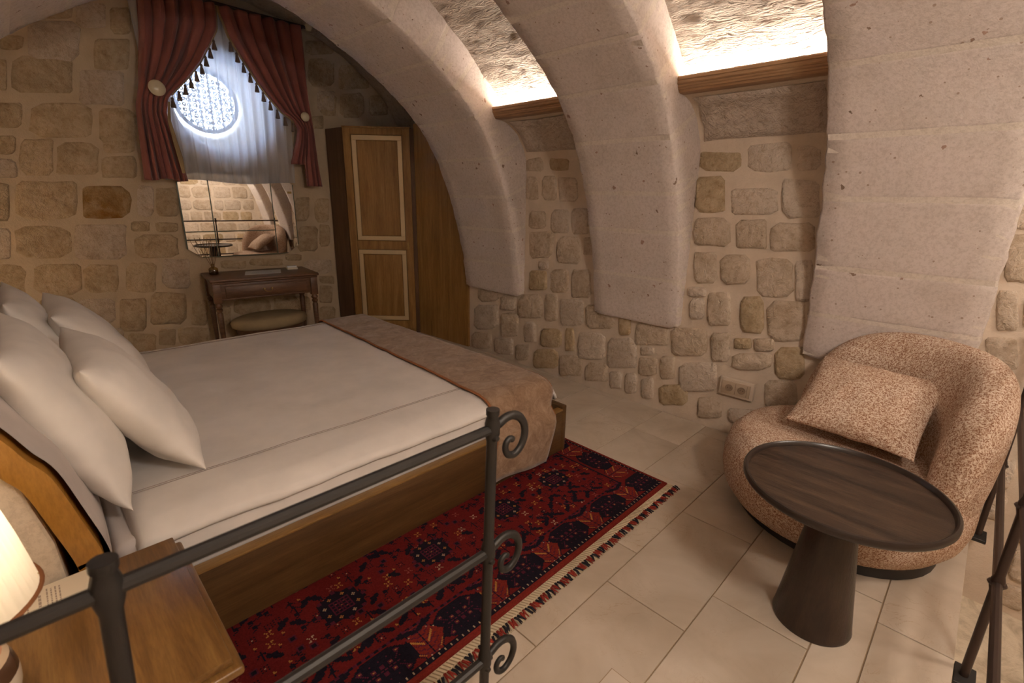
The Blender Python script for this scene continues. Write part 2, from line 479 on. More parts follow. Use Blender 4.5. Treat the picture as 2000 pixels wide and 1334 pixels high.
STONES_BACK = [(0.35,2.59,0.66,2.66,0.6,2.37,0.3,2.32),
 (0.19,2.47,0.32,2.49,0.29,2.39,0.17,2.37),
 (0.64,2.77,0.83,2.82,0.8,2.64,0.61,2.6),
 (0.71,2.56,0.94,2.61,0.9,2.37,0.67,2.33),
 (0.84,2.79,0.98,2.83,0.95,2.63,0.81,2.6),
 (0.1,2.3,0.2,2.32,0.16,2.11,0.06,2.1),
 (0.22,2.35,0.57,2.42,0.52,2.15,0.17,2.1),
 (0.58,2.32,0.86,2.37,0.82,2.1,0.53,2.07),
 (0.07,2.03,0.23,2.05,0.19,1.87,0.03,1.85),
 (0.26,2.05,0.62,2.1,0.57,1.84,0.21,1.81),
 (0.65,2.07,0.9,2.1,0.85,1.8,0.6,1.78),
 (0.02,1.81,0.15,1.82,0.12,1.69,-0,1.68),
 (-0.03,1.65,0.12,1.66,0.1,1.52,-0.06,1.52),
 (0.16,1.8,0.35,1.82,0.3,1.55,0.11,1.54),
 (0.36,1.8,0.62,1.82,0.57,1.56,0.31,1.55),
 (0.61,1.71,0.84,1.73,0.81,1.55,0.58,1.54),
 (0.64,1.83,0.85,1.85,0.83,1.75,0.62,1.73),
 (-0.06,1.49,0.05,1.49,-0,1.22,-0.12,1.22),
 (0.08,1.51,0.43,1.52,0.37,1.21,0.02,1.22),
 (0.45,1.48,0.76,1.49,0.72,1.23,0.4,1.23),
 (0.8,1.5,0.92,1.5,0.88,1.24,0.76,1.24),
 (0.93,1.49,1.1,1.49,1.06,1.24,0.89,1.24),
 (-0.12,1.18,-0,1.17,-0.05,0.94,-0.17,0.95),
 (0.02,1.19,0.34,1.18,0.29,0.93,-0.03,0.95),
 (0.35,1.2,0.69,1.19,0.64,0.89,0.3,0.92),
 (0.71,1.21,0.85,1.21,0.83,1.12,0.7,1.12),
 (0.88,1.2,1.05,1.19,1.04,1.11,0.87,1.11),
 (0.71,1.1,1.04,1.09,1.01,0.88,0.68,0.9),
 (2.34,2.88,2.67,2.95,2.66,2.82,2.33,2.75),
 (2.36,2.74,2.64,2.79,2.62,2.52,2.33,2.48),
 (2.67,2.73,2.89,2.77,2.87,2.52,2.65,2.49),
 (2.42,2.46,2.61,2.48,2.59,2.28,2.4,2.26),
 (2.34,2.21,2.47,2.23,2.46,2.1,2.33,2.09),
 (0.36,2.69,0.62,2.75,0.61,2.66,0.35,2.6),
 (2.66,2.47,2.95,2.52,2.93,2.26,2.63,2.22),
 (2.7,2.68,3.02,2.73,3.01,2.56,2.68,2.5),
 (3,2.5,3.24,2.54,3.23,2.32,2.99,2.29),
 (2.45,2.42,2.63,2.45,2.61,2.24,2.43,2.22),
 (-0.15,0.92,0.03,0.9,-0.02,0.63,-0.2,0.65),
 (0.06,0.91,0.35,0.89,0.3,0.63,0.01,0.67),
 (0.35,0.88,0.58,0.86,0.54,0.62,0.31,0.64),
 (0.62,0.88,0.84,0.86,0.8,0.59,0.58,0.62),
 (0.88,0.89,1.1,0.88,1.06,0.6,0.84,0.62),
 (-0.21,0.63,0.02,0.6,-0.01,0.43,-0.24,0.47),
 (0.27,0.62,0.51,0.59,0.47,0.35,0.23,0.39),
 (0.53,0.58,0.72,0.56,0.67,0.26,0.49,0.29),
 (0.75,0.61,1.03,0.57,0.99,0.26,0.7,0.31),
 (1.05,0.5,1.18,0.48,1.14,0.23,1.01,0.26),
 (0.54,0.27,0.74,0.23,0.71,0.05,0.51,0.09),
 (0.76,0.27,0.89,0.25,0.86,0.09,0.73,0.12),
 (0.9,0.26,1.17,0.21,1.15,0.04,0.88,0.09),
 (1.26,0.41,1.37,0.4,1.34,0.2,1.23,0.22),
 (1.4,0.46,1.74,0.42,1.72,0.24,1.37,0.3),
 (1.76,0.44,2.15,0.39,2.14,0.22,1.75,0.28),
 (0.05,0.64,0.26,0.62,0.22,0.39,0.01,0.43),
 (-0.2,0.43,-0.01,0.4,-0.06,0.18,-0.25,0.22),
 (0.01,0.4,0.24,0.36,0.2,0.12,-0.04,0.17),
 (0.26,0.36,0.52,0.32,0.47,0.06,0.22,0.12),
 (2.09,1.42,2.25,1.43,2.22,1.18,2.06,1.18),
 (2.29,1.42,2.46,1.42,2.43,1.16,2.27,1.16),
 (2.08,1.14,2.31,1.13,2.28,0.86,2.05,0.87),
 (2.32,1.15,2.44,1.14,2.42,0.91,2.3,0.91),
 (2.11,0.79,2.43,0.77,2.41,0.6,2.1,0.64),
 (2.26,0.6,2.44,0.59,2.44,0.49,2.25,0.52),
 (2.26,0.5,2.41,0.48,2.39,0.28,2.24,0.3),
 (2.24,0.27,2.43,0.24,2.41,0.05,2.22,0.08),
 (1.33,0.84,1.56,0.82,1.55,0.74,1.32,0.76),
 (1.59,0.84,1.91,0.81,1.91,0.74,1.58,0.77),
 (1.93,0.86,2.1,0.85,2.1,0.78,1.93,0.79)]
STONES_RIGHT = [(2.92,1.79,2.7,1.78,2.69,1.66,2.92,1.66),
 (2.64,1.79,2.44,1.78,2.44,1.66,2.63,1.66),
 (2.89,1.63,2.75,1.63,2.74,1.44,2.88,1.44),
 (2.71,1.63,2.56,1.63,2.54,1.44,2.71,1.44),
 (2.54,1.62,2.35,1.61,2.33,1.43,2.52,1.43),
 (2.84,1.36,2.65,1.36,2.65,1.22,2.84,1.21),
 (2.6,1.38,2.42,1.38,2.41,1.2,2.6,1.19),
 (2.4,1.39,2.23,1.39,2.22,1.2,2.38,1.19),
 (2.84,1.19,2.57,1.21,2.56,0.99,2.83,0.96),
 (2.53,1.17,2.29,1.18,2.28,0.97,2.52,0.95),
 (2.27,1.18,2.13,1.19,2.12,1.06,2.26,1.04),
 (2.82,0.86,2.62,0.88,2.61,0.72,2.82,0.69),
 (2.59,0.9,2.39,0.92,2.38,0.73,2.58,0.7),
 (2.37,0.92,2.18,0.94,2.16,0.72,2.35,0.69),
 (2.71,0.96,2.61,0.97,2.6,0.89,2.71,0.88),
 (3.48,0.67,3.2,0.7,3.19,0.53,3.48,0.48),
 (3.17,0.6,2.97,0.63,2.97,0.48,3.17,0.45),
 (2.95,0.63,2.66,0.68,2.65,0.47,2.94,0.42),
 (2.64,0.68,2.49,0.7,2.48,0.48,2.62,0.45),
 (2.48,0.67,2.23,0.71,2.21,0.49,2.46,0.44),
 (2.21,0.66,1.94,0.71,1.92,0.52,2.2,0.46),
 (1.9,0.63,1.8,0.64,1.79,0.5,1.88,0.48),
 (1.76,0.61,1.5,0.66,1.48,0.49,1.75,0.43),
 (3.55,0.45,3.19,0.51,3.19,0.26,3.55,0.19),
 (3.17,0.43,2.93,0.47,2.93,0.24,3.16,0.19),
 (2.87,0.4,2.72,0.43,2.71,0.24,2.86,0.21),
 (2.66,0.38,2.44,0.42,2.43,0.26,2.66,0.21),
 (2.4,0.44,2.31,0.46,2.29,0.26,2.39,0.24),
 (2.27,0.43,2.01,0.48,1.99,0.26,2.26,0.2),
 (1.99,0.44,1.74,0.5,1.71,0.27,1.97,0.2),
 (1.7,0.43,1.59,0.46,1.58,0.4,1.69,0.37),
 (1.71,0.35,1.56,0.39,1.55,0.25,1.7,0.21),
 (1.49,0.62,1.23,0.67,1.21,0.48,1.46,0.42),
 (1.21,0.64,1.09,0.67,1.06,0.48,1.18,0.45),
 (3.58,0.16,3.28,0.22,3.28,0.05,3.58,-0.02),
 (3.26,0.16,2.99,0.22,2.98,0.06,3.25,-0),
 (2.96,0.17,2.79,0.21,2.79,0.06,2.96,0.01),
 (2.75,0.17,2.46,0.24,2.45,0.06,2.74,-0.01),
 (2.45,0.19,2.2,0.25,2.19,0.07,2.44,-0),
 (2.18,0.19,1.96,0.25,1.95,0.09,2.17,0.03),
 (1.94,0.18,1.83,0.21,1.82,0.07,1.93,0.04),
 (1.81,0.2,1.71,0.23,1.69,0.07,1.8,0.04),
 (1.67,0.2,1.57,0.23,1.55,0.07,1.66,0.04),
 (1.53,0.19,1.31,0.26,1.29,0.1,1.51,0.03),
 (1.54,0.4,1.43,0.43,1.41,0.26,1.52,0.23),
 (1.4,0.39,1.14,0.46,1.11,0.26,1.37,0.18),
 (1.23,0.19,1.08,0.23,1.06,0.09,1.22,0.04),
 (1.03,0.17,0.87,0.22,0.85,0.13,1.01,0.07),
 (1.39,1.15,1.24,1.16,1.21,0.96,1.36,0.94),
 (1.22,1.15,1.04,1.16,1.01,0.98,1.19,0.95),
 (1.01,1.14,0.81,1.16,0.77,0.94,0.97,0.91),
 (0.8,1.15,0.71,1.16,0.67,0.94,0.76,0.92),
 (1.4,0.92,1.28,0.93,1.27,0.87,1.39,0.85),
 (1.38,0.84,1.28,0.86,1.26,0.72,1.36,0.7),
 (1.27,0.9,1.12,0.93,1.09,0.71,1.24,0.68),
 (1.06,0.9,0.93,0.93,0.89,0.7,1.03,0.68),
 (0.91,0.9,0.71,0.93,0.67,0.7,0.87,0.66),
 (1.06,0.64,0.96,0.66,0.95,0.59,1.05,0.57),
 (0.95,0.66,0.83,0.69,0.82,0.61,0.93,0.58),
 (1.06,0.54,0.83,0.59,0.82,0.49,1.05,0.43),
 (0.82,0.64,0.67,0.67,0.63,0.48,0.79,0.44),
 (0.85,0.42,0.67,0.47,0.64,0.29,0.82,0.23),
 (1.45,1.82,1.18,1.8,1.15,1.62,1.42,1.63),
 (1.16,1.81,0.91,1.79,0.89,1.62,1.13,1.62),
 (0.9,1.78,0.77,1.77,0.75,1.62,0.87,1.62),
 (1.44,1.61,1.25,1.61,1.22,1.39,1.41,1.39),
 (1.22,1.54,0.95,1.54,0.92,1.39,1.19,1.38),
 (0.94,1.59,0.74,1.58,0.71,1.38,0.9,1.37),
 (1.41,1.36,1.18,1.37,1.16,1.19,1.39,1.18),
 (1.16,1.36,0.98,1.37,0.95,1.2,1.13,1.18),
 (0.96,1.35,0.73,1.36,0.7,1.2,0.94,1.18),
 (0.02,1.52,-0.07,1.52,-0.1,1.36,-0.02,1.36),
 (0,1.35,-0.08,1.35,-0.12,1.14,-0.05,1.13),
 (-0.03,1.1,-0.1,1.11,-0.14,0.93,-0.07,0.91),
 (-0.04,0.88,-0.14,0.9,-0.18,0.76,-0.07,0.73),
 (0.48,0.59,0.35,0.63,0.32,0.49,0.45,0.45),
 (-0.1,1.32,-0.17,1.33,-0.21,1.14,-0.14,1.13),
 (-0.12,1.08,-0.21,1.1,-0.24,0.95,-0.15,0.93)]

# ================================================================ the room
XC = 1.25
Y_BACK, Y_REAR = 5.2, -2.3
def mirx(x): return 2 * XC - x
def catmull(pts, n):
    P = [np.array(p, float) for p in pts]
    P = [2 * P[0] - P[1]] + P + [2 * P[-1] - P[-2]]
    out = []
    for i in range(1, len(P) - 2):
        for k in range(n):
            t = k / n
            out.append(0.5 * ((2 * P[i]) + (-P[i - 1] + P[i + 1]) * t + (2 * P[i - 1] - 5 * P[i] + 4 * P[i + 1] - P[i + 2]) * t * t + (-P[i - 1] + 3 * P[i] - 3 * P[i + 1] + P[i + 2]) * t ** 3))
    out.append(P[-2])
    return np.array(out)
def resample(C, step):
    d = np.r_[0, np.cumsum(np.linalg.norm(np.diff(C, axis=0), axis=1))]
    n = max(2, int(round(d[-1] / step)) + 1)
    s = np.linspace(0, d[-1], n)
    return np.c_[np.interp(s, d, C[:, 0]), np.interp(s, d, C[:, 1])], s
ARCH_R = [(3.018, 0.625), (2.995, 0.80), (2.94, 1.08), (2.81, 1.50), (2.615, 1.88), (2.375, 2.13), (2.06, 2.345), (1.73, 2.515), (1.43, 2.625), (1.25, 2.65)]
ARCH_C = catmull(ARCH_R + [(mirx(x), z) for x, z in ARCH_R[::-1][1:]], 12)
VAULT_R = [(2.90, 2.00), (2.80, 2.10), (2.62, 2.27), (2.37, 2.47), (2.10, 2.645), (1.75, 2.79), (1.45, 2.85), (1.25, 2.865)]
VAULT_C = catmull(VAULT_R + [(mirx(x), z) for x, z in VAULT_R[::-1][1:]], 10)
BACKV_R = [(3.66, 1.2), (3.62, 1.65), (3.5, 2.0), (3.29, 2.33), (3.11, 2.54), (2.76, 2.78), (2.45, 2.93), (1.9, 3.05), (1.25, 3.10)]
BACKV_C = catmull(BACKV_R + [(mirx(x), z) for x, z in BACKV_R[::-1][1:]], 10)
def curve_normals(C):
    t = np.gradient(C, axis=0)
    t /= np.linalg.norm(t, axis=1)[:, None]
    return np.c_[t[:, 1], -t[:, 0]]          # points out of the room for a right-to-left curve
ARCH_S, arch_s = resample(ARCH_C, 0.03)
ARCH_N = curve_normals(ARCH_S)
if ARCH_N[0][0] < 0: ARCH_N = -ARCH_N
ARCH_LEN = arch_s[-1]
def arch_at(s, off):
    x = np.interp(s, arch_s, ARCH_S[:, 0]); z = np.interp(s, arch_s, ARCH_S[:, 1])
    nx = np.interp(s, arch_s, ARCH_N[:, 0]); nzz = np.interp(s, arch_s, ARCH_N[:, 1])
    return x + nx * off, z + nzz * off
ARCHES = [(2.88, 3.61), (1.42, 2.10), (-0.03, 0.67), (-1.49, -0.79)]
D_ARCH = 0.42
def arch_shell(mb, sl, y0, y1, offs, ins, rough, ny=9, seed=0):
    """rings along the arch: side - soffit - side; offs and ins give the recess and the side inset of each ring"""
    ring = []
    DD_ = 0.75 if y0 > 2.5 else D_ARCH
    for s, off, inn in zip(sl, offs, ins):
        a, b = y0 + inn, y1 - inn
        row = []
        for (yy, dep) in [(a, DD_), (a, 0.2), (a, 0.06), (a, 0.012)] + [(a + 0.010 + (b - a - 0.02) * k / (ny - 1), 0.0) for k in range(ny)] + [(b, 0.012), (b, 0.06), (b, 0.2), (b, DD_)]:
            x, z = arch_at(s, max(dep, 0) + off)
            p = (x, yy, z)
            if rough:
                edge = min(abs(yy - a), abs(b - yy))
                w = rough * (1.0 if edge < 0.03 and dep < 0.1 else 0.3)
                x += nz(p, 16, seed) * w * 0.7; z += nz(p, 17, seed + 3) * w * 0.7
                yy += (nz(p, 13, seed + 7) + 0.5 * nz(p, 40, seed + 1)) * w
            row.append((x, yy, z))
        ring.append(row)
    n = len(ring[0])
    vs = [p for r in ring for p in r]
    fs = [(j * n + i, j * n + i + 1, (j + 1) * n + i + 1, (j + 1) * n + i) for j in range(len(ring) - 1) for i in range(n - 1)]
    mb.add(vs, fs)
rng = random.Random(3)
for ai, (y0, y1) in enumerate(ARCHES):
    core = MB()
    sl = list(np.linspace(0.02, ARCH_LEN - 0.02, 110))
    arch_shell(core, sl, y0, y1, [0.0010] * len(sl), [0.0010] * len(sl), 0.009, seed=ai * 9.0)
    arch = struct('trim_%d' % (ai + 1), core, TUFF_J, smooth=50)
    arch['label'] = ['plastered stone arch beside the wooden wardrobe', 'pale stone arch in the middle of the long wall', 'broad stone arch behind the tweed armchair', 'stone arch over the lower floor'][ai]
    # the blocks the arch is laid of
    s = 0.0
    k = 0
    while s < ARCH_LEN - 0.01:
        L = rng.uniform(0.24, 0.36)
        if ARCH_LEN - (s + L) < 0.2: L = ARCH_LEN - s
        e = min(s + L, ARCH_LEN)
        g = 0.010
        a, b = s + (g if s > 0 else 0), e - (g if e < ARCH_LEN else 0)
        m = max(6, int((b - a) / 0.03))
        ss = list(np.linspace(a + 0.012, b - 0.012, m))
        sl = [a, a + 0.004] + ss + [b - 0.004, b]
        offs = [0.0022, 0.0006] + [0.0] * m + [0.0006, 0.0022]
        ins = [0.002, 0.0005] + [0.0] * m + [0.0005, 0.002]
        if s == 0.0 or e >= ARCH_LEN:       # rounded foot of the arch
            for q in range(len(sl)):
                d = sl[q] if s == 0.0 else ARCH_LEN - sl[q]
                ins[q] = max(0.0, 0.045 - d) ** 2 / 0.05 if d < 0.045 else 0.0
                offs[q] = max(0.0, 0.015 - d) * 0.4 if d < 0.015 else 0.0
            if s == 0.0:
                sl = [sl[0]] + sl; offs = [0.12] + offs; ins = [ins[0]] + ins
            else:
                sl = sl + [sl[-1]]; offs = offs + [0.12]; ins = ins + [ins[-1]]
        mb = MB()
        arch_shell(mb, sl, y0, y1, offs, ins, 0.009, ny=9, seed=ai * 9.0)
        mb.build('stone_block', TUFF, arch, smooth=60)
        s = e; k += 1

# vault of hewn rock between the arches, and the higher one over the back bay
mb = MB()
for (ya, yb) in BAYS:
    S_, ss = resample(VAULT_C, 0.022)
    N_ = curve_normals(S_)
    if N_[0][0] < 0: N_ = -N_
    nu, nv = len(S_), 42
    def fn(u, v):
        i = int(round(u * (nu - 1)))
        y = ya - 0.05 + (yb - ya + 0.1) * v
        p = (S_[i][0], y, S_[i][1])
        h = 0.010 * nz(p, 4, 2) + 0.007 * nz((p[0] * 2.0, p[1] * 0.8, p[2] * 2.0), 11, 4) + 0.005 * nz(p, 30, 9)
        return (p[0] + N_[i][0] * h, y, p[2] + N_[i][1] * h)
    mb.grid(fn, nu, nv)
S_, ss = resample(BACKV_C, 0.05)
nu = len(S_)
mb2 = MB()
def fn(u, v):
    i = int(round(u * (nu - 1)))
    y = 3.5 + 1.85 * v
    p = (S_[i][0], y, S_[i][1])
    h = 0.03 * nz(p, 4, 2)
    return (p[0] + h * 0.4, y, p[2] + h)
mb2.grid(fn, nu, 30)
ceil = struct('ceiling', mb, HEWN, smooth=80)
tag(mb2.build('ceiling_back_bay', BLOCKG, smooth=80), kind='structure')

# long walls
WALL_P = [(3.062, -0.47), (3.062, 0.4), (3.062, 1.2), (3.055, 1.74), (3.015, 1.83), (2.94, 1.935), (2.83, 2.005), (2.735, 2.022), (2.735, 2.035), (2.95, 2.035), (3.1, 2.06)]
def long_wall(name, side, ya, yb):
    S_, ss = resample(np.array(WALL_P), 0.05)
    n_ = len(S_); ny = int((yb - ya) / 0.06) + 1
    mb = MB()
    def fn(u, v):
        i = int(round(u * (n_ - 1)))
        y = ya + (yb - ya) * v
        x, z = S_[i]
        x += 0.004 * nz((x, y, z), 3.5, 1) + 0.002 * nz((x, y, z), 16, 5) + 0.004
        return (x if side > 0 else mirx(x), y, z)
    mb.grid(fn, n_, ny)
    return struct(name, mb, MORTAR, smooth=60)
wall_right = long_wall('wall_right', 1, Y_REAR - 0.05, 3.62)
wall_left = long_wall('wall_left', -1, Y_REAR - 0.05, 3.62)
def sheet(name, pts, mat):
    mb = MB(); mb.add(pts, [tuple(range(len(pts)))]); return struct(name, mb, mat)
sheet('wall_alcove_right', [(3.66, 3.5, -0.05), (3.66, 5.3, -0.05), (3.66, 5.3, 1.3), (3.66, 3.5, 1.3)], MORTAR)
sheet('wall_alcove_left', [(-1.28, 3.5, -0.05), (-1.28, 5.3, -0.05), (-1.28, 5.3, 1.3), (-1.28, 3.5, 1.3)], MORTAR)
sheet('wall_return_right', [(3.08, 3.61, -0.05), (3.7, 3.61, -0.05), (3.7, 3.61, 3.3), (3.08, 3.61, 3.3)], MORTAR)
sheet('wall_return_left', [(-0.62, 3.6, -0.05), (-1.32, 3.6, -0.05), (-1.32, 3.6, 3.3), (-0.62, 3.6, 3.3)], MORTAR)
wall_rear = sheet('wall_rear', [(-0.9, Y_REAR, -0.5), (3.3, Y_REAR, -0.5), (3.3, Y_REAR, 3.0), (-0.9, Y_REAR, 3.0)], MORTAR)

# back wall with the round window opening
WC, WR = (1.52, 2.19), 0.37
mb = MB()
seg = 48
loop = [(WC[0] + WR * math.cos(2 * PI * k / seg), WC[1] + WR * math.sin(2 * PI * k / seg)) for k in range(seg)]
def sq(k):
    a = 2 * PI * k / seg; c, s = math.cos(a), math.sin(a); m = max(abs(c), abs(s))
    return (WC[0] + 0.55 * c / m, WC[1] + 0.55 * s / m)
sql = [sq(k) for k in range(seg)]
mb.add([(a, Y_BACK, b) for a, b in loop + sql], [(k, (k + 1) % seg, seg + (k + 1) % seg, seg + k) for k in range(seg)])
def wgrid(x0, x1, z0, z1):
    nx, nz_ = max(2, int((x1 - x0) / 0.08)), max(2, int((z1 - z0) / 0.08))
    def fn(u, v):
        x, z = x0 + (x1 - x0) * u, z0 + (z1 - z0) * v
        e = 0 if min(u, v, 1 - u, 1 - v) < 1e-6 else 1
        return (x, Y_BACK + e * 0.007 * nz((x, 0, z), 4, 2), z)
    mb.grid(fn, nx, nz_)
xl, xr, zb, zt = WC[0] - 0.55, WC[0] + 0.55, WC[1] - 0.55, WC[1] + 0.55
wgrid(-1.35, xl, -0.05, 3.3); wgrid(xr, 3.75, -0.05, 3.3); wgrid(xl, xr, -0.05, zb); wgrid(xl, xr, zt, 3.3)
wall_back = struct('wall_back', mb, MORTAR_B, smooth=60)
# window: splayed reveal, frame, pane and scrolled grille
PC, PR, PY = (1.517, 2.273), 0.275, 5.60
win = struct('window_1', MB().grid(lambda u, v: (WC[0] + (PC[0] - WC[0]) * v + (WR + (PR - WR) * v) * math.cos(2 * PI * u), Y_BACK - 0.002 + (PY + 0.15 - Y_BACK) * v, WC[1] + (PC[1] - WC[1]) * v + (WR + (PR - WR) * v) * math.sin(2 * PI * u)), 48, 6, cu=True), PLASTER)
mb = MB()
mb.tube([(PC[0] + (PR - 0.012) * math.cos(2 * PI * k / 40), PY, PC[1] + (PR - 0.012) * math.sin(2 * PI * k / 40)) for k in range(41)], 0.018, 6, caps=False)
mb.build('window_frame', IRON, win)
mb = MB(); mb.lathe([(0.0, 0), (PR, 0)], seg=40, caps=False)
mb.v = [(PC[0] + x, PY + 0.01, PC[1] + y) for x, y, z in mb.v]
mb.build('pane', GLASS, win)
mb = MB()
rr = random.Random(5)
for gx in np.arange(-0.27, 0.28, 0.045):
    for gz in np.arange(-0.27, 0.28, 0.045):
        cx, cz = gx + rr.uniform(-.006, .006), gz + rr.uniform(-.006, .006)
        if math.hypot(cx, cz) > PR - 0.03: continue
        r0, t0 = rr.uniform(0.016, 0.022), rr.uniform(0, 6.28)
        pts = []
        for q in range(15):
            a = t0 + q / 14 * 2.6 * PI
            r_ = r0 * (1 - 0.62 * q / 14)
            pts.append((PC[0] + cx + r_ * math.cos(a), PY + 0.03, PC[1] + cz + r_ * math.sin(a)))
        mb.tube(pts, 0.0055, 4, caps=False)
for gx in np.arange(-0.225, 0.23, 0.09):
    h = math.sqrt(PR ** 2 - gx ** 2)
    mb.tube([(PC[0] + gx, PY + 0.035, PC[1] - h), (PC[0] + gx, PY + 0.035, PC[1] + h)], 0.006, 4)
mb.build('window_grille', IRON, win)

# stones of the masonry
def stone(quad, plane, mat, parent, r, h=None, n=11):
    q = [Vector((quad[2 * k], quad[2 * k + 1])) for k in range(4)]
    def at(u, v):
        a = q[0].lerp(q[1], u); b = q[3].lerp(q[2], u)
        return a.lerp(b, v)
    h = h or r.uniform(0.006, 0.014)
    n = 12
    ch = [r.uniform(0.10, 0.42) for _ in range(4)]
    j_ = lambda: r.uniform(0.94, 1.03)
    ring = []
    for k, (sx, sy) in enumerate(((1, 1), (-1, 1), (-1, -1), (1, -1))):
        a, b = (sx * j_(), sy * (1 - ch[k])), (sx * (1 - ch[k]), sy * j_())
        ring += [a, b] if k % 2 == 0 else [b, a]
        mid = ((0, sy), (sx, 0))[k % 2]
        ring.append((mid[0] * r.uniform(0.93, 1.06) + (r.uniform(-.2, .2) if k % 2 == 0 else 0), mid[1] * r.uniform(0.93, 1.06) + (r.uniform(-.2, .2) if k % 2 else 0)))
    vs, fs = [], []
    tilt = (r.uniform(-.004, .004), r.uniform(-.004, .004))
    for sc, d in ((1.0, -0.006), (0.94, h * 0.6), (0.78, h)):
        for (c, s) in ring:
            p = at(0.5 + 0.5 * c * sc, 0.5 + 0.5 * s * sc)
            dd = d + (tilt[0] * c + tilt[1] * s if d > 0 else 0) + (r.uniform(-.002, .002) if d > 0 else 0)
            vs.append((p.x, p.y, dd))
    p = at(0.5, 0.5); vs.append((p.x, p.y, h * r.uniform(0.85, 1.25)))
    for j in range(2):
        fs += [(j * n + k, j * n + (k + 1) % n, (j + 1) * n + (k + 1) % n, (j + 1) * n + k) for k in range(n)]
    fs += [(2 * n + k, 2 * n + (k + 1) % n, 3 * n) for k in range(n)]
    if plane == 'back': vs = [(a, Y_BACK - d, b) for a, b, d in vs]
    elif plane == 'right': vs = [(3.062 - d, a, b) for a, b, d in vs]
    elif plane == 'left': vs = [(mirx(3.062) + d, a, b) for a, b, d in vs]
    else: vs = [(a, Y_REAR + d, b) for a, b, d in vs]
    mb = MB(); mb.add(vs, fs)
    c0 = sum((Vector(v) for v in vs), Vector()) / len(vs)
    return mb.build('stone', mat, parent, smooth=70, origin=c0)
r_ = random.Random(11)
for k, qd in enumerate(STONES_BACK):
    stone(qd, 'back', STONE_C if k == 19 else r_.choice([STONE_A, STONE_A, STONE_A, STONE_D]), wall_back, r_)
for qd in STONES_RIGHT:
    stone(qd, 'right', r_.choice([STONE_B, STONE_D, STONE_D, STONE_A]), wall_right, r_, h=r_.uniform(0.008, 0.015))
def rows(plane, parent, a0, a1, z0, z1, w, hgt, mats, skip=lambda a, z: False):
    z = z0
    while z < z1 - 0.05:
        hh = r_.uniform(hgt * 0.8, hgt * 1.15); a = a0 + r_.uniform(-w, 0) * 0.6
        while a < a1:
            ww = r_.uniform(w * 0.55, w * 1.25)
            x0, x1 = max(a, a0), min(a + ww, a1)
            if x1 - x0 > 0.08 and not skip((x0 + x1) / 2, z + hh / 2):
                g = 0.014
                stone((x0 + g, z + hh - g, x1 - g, z + hh - g, x1 - g, z + g, x0 + g, z + g), plane, r_.choice(mats), parent, r_, n=9)
            a += ww
        z += hh
rows('back', wall_back, -1.25, -0.22, 0.05, 2.3, 0.30, 0.21, [STONE_A, STONE_D])
rows('right', wall_right, -2.25, -0.34, -0.42, 1.72, 0.24, 0.18, [STONE_B, STONE_D, STONE_A], lambda a, z: -1.49 < a < -0.79 and z > 0.6)
rows('right', wall_right, -0.34, -0.04, 1.52, 1.74, 0.16, 0.17, [STONE_B, STONE_D])
rows('right', wall_right, -0.33, -0.17, 0.0, 0.68, 0.16, 0.17, [STONE_B, STONE_D])
rows('rear', wall_rear, -0.6, 3.0, -0.42, 2.1, 0.34, 0.25, [STONE_A, STONE_D, STONE_B])
# springer blocks under the cove mouldings
for (ya, yb) in BAYS[:3]:
    g = 0.035
    prof = [(3.02, 1.80), (2.985, 1.86), (2.93, 1.925), (2.865, 1.975), (2.80, 2.0)]
    mb = MB()
    def fn(u, v):
        i = v * (len(prof) - 1); a = min(int(i), len(prof) - 2); t = i - a
        x = prof[a][0] * (1 - t) + prof[a + 1][0] * t; z = prof[a][1] * (1 - t) + prof[a + 1][1] * t
        e = min(u, 1 - u, v * 0.7, (1 - v) * 0.7)
        d = 0.012 if e > 0.04 else -0.008
        y = ya + 0.07 + (yb - ya - 0.10) * u
        return (x - d * 0.8, y + 0.02 * nz((u * 3, v * 3, ya), 1), z - d * 0.5 + 0.008 * nz((u, v, ya), 4))
    mb.grid(fn, 16, 10)
    mb.build('springer_block', BLOCKG, wall_right, smooth=80)

# wooden mouldings that hide the light strips
TR = [(2.690, 2.097), (2.672, 2.097), (2.668, 2.090), (2.668, 2.078), (2.673, 2.075), (2.671, 2.062), (2.676, 2.056), (2.681, 2.055), (2.681, 2.046), (2.686, 2.042), (2.688, 2.034), (2.694, 2.031), (2.700, 2.022), (2.712, 2.018), (2.760, 2.018), (2.760, 2.036), (2.694, 2.038)]
k = 5
for i, (ya, yb) in enumerate(BAYS):
    for side in ((1, -1) if i == 0 else (1,)):
        poly = [(x if side > 0 else mirx(x), z) for x, z in TR]
        mb = MB(); mb.prism(poly, ya + 0.005, yb - 0.003, lambda a, b, h: (a, h, b))
        o = struct('trim_%d' % k, mb, WOOD_MO, smooth=20)
        o['label'] = 'fluted wooden cove moulding under the glowing vault'
        k += 1

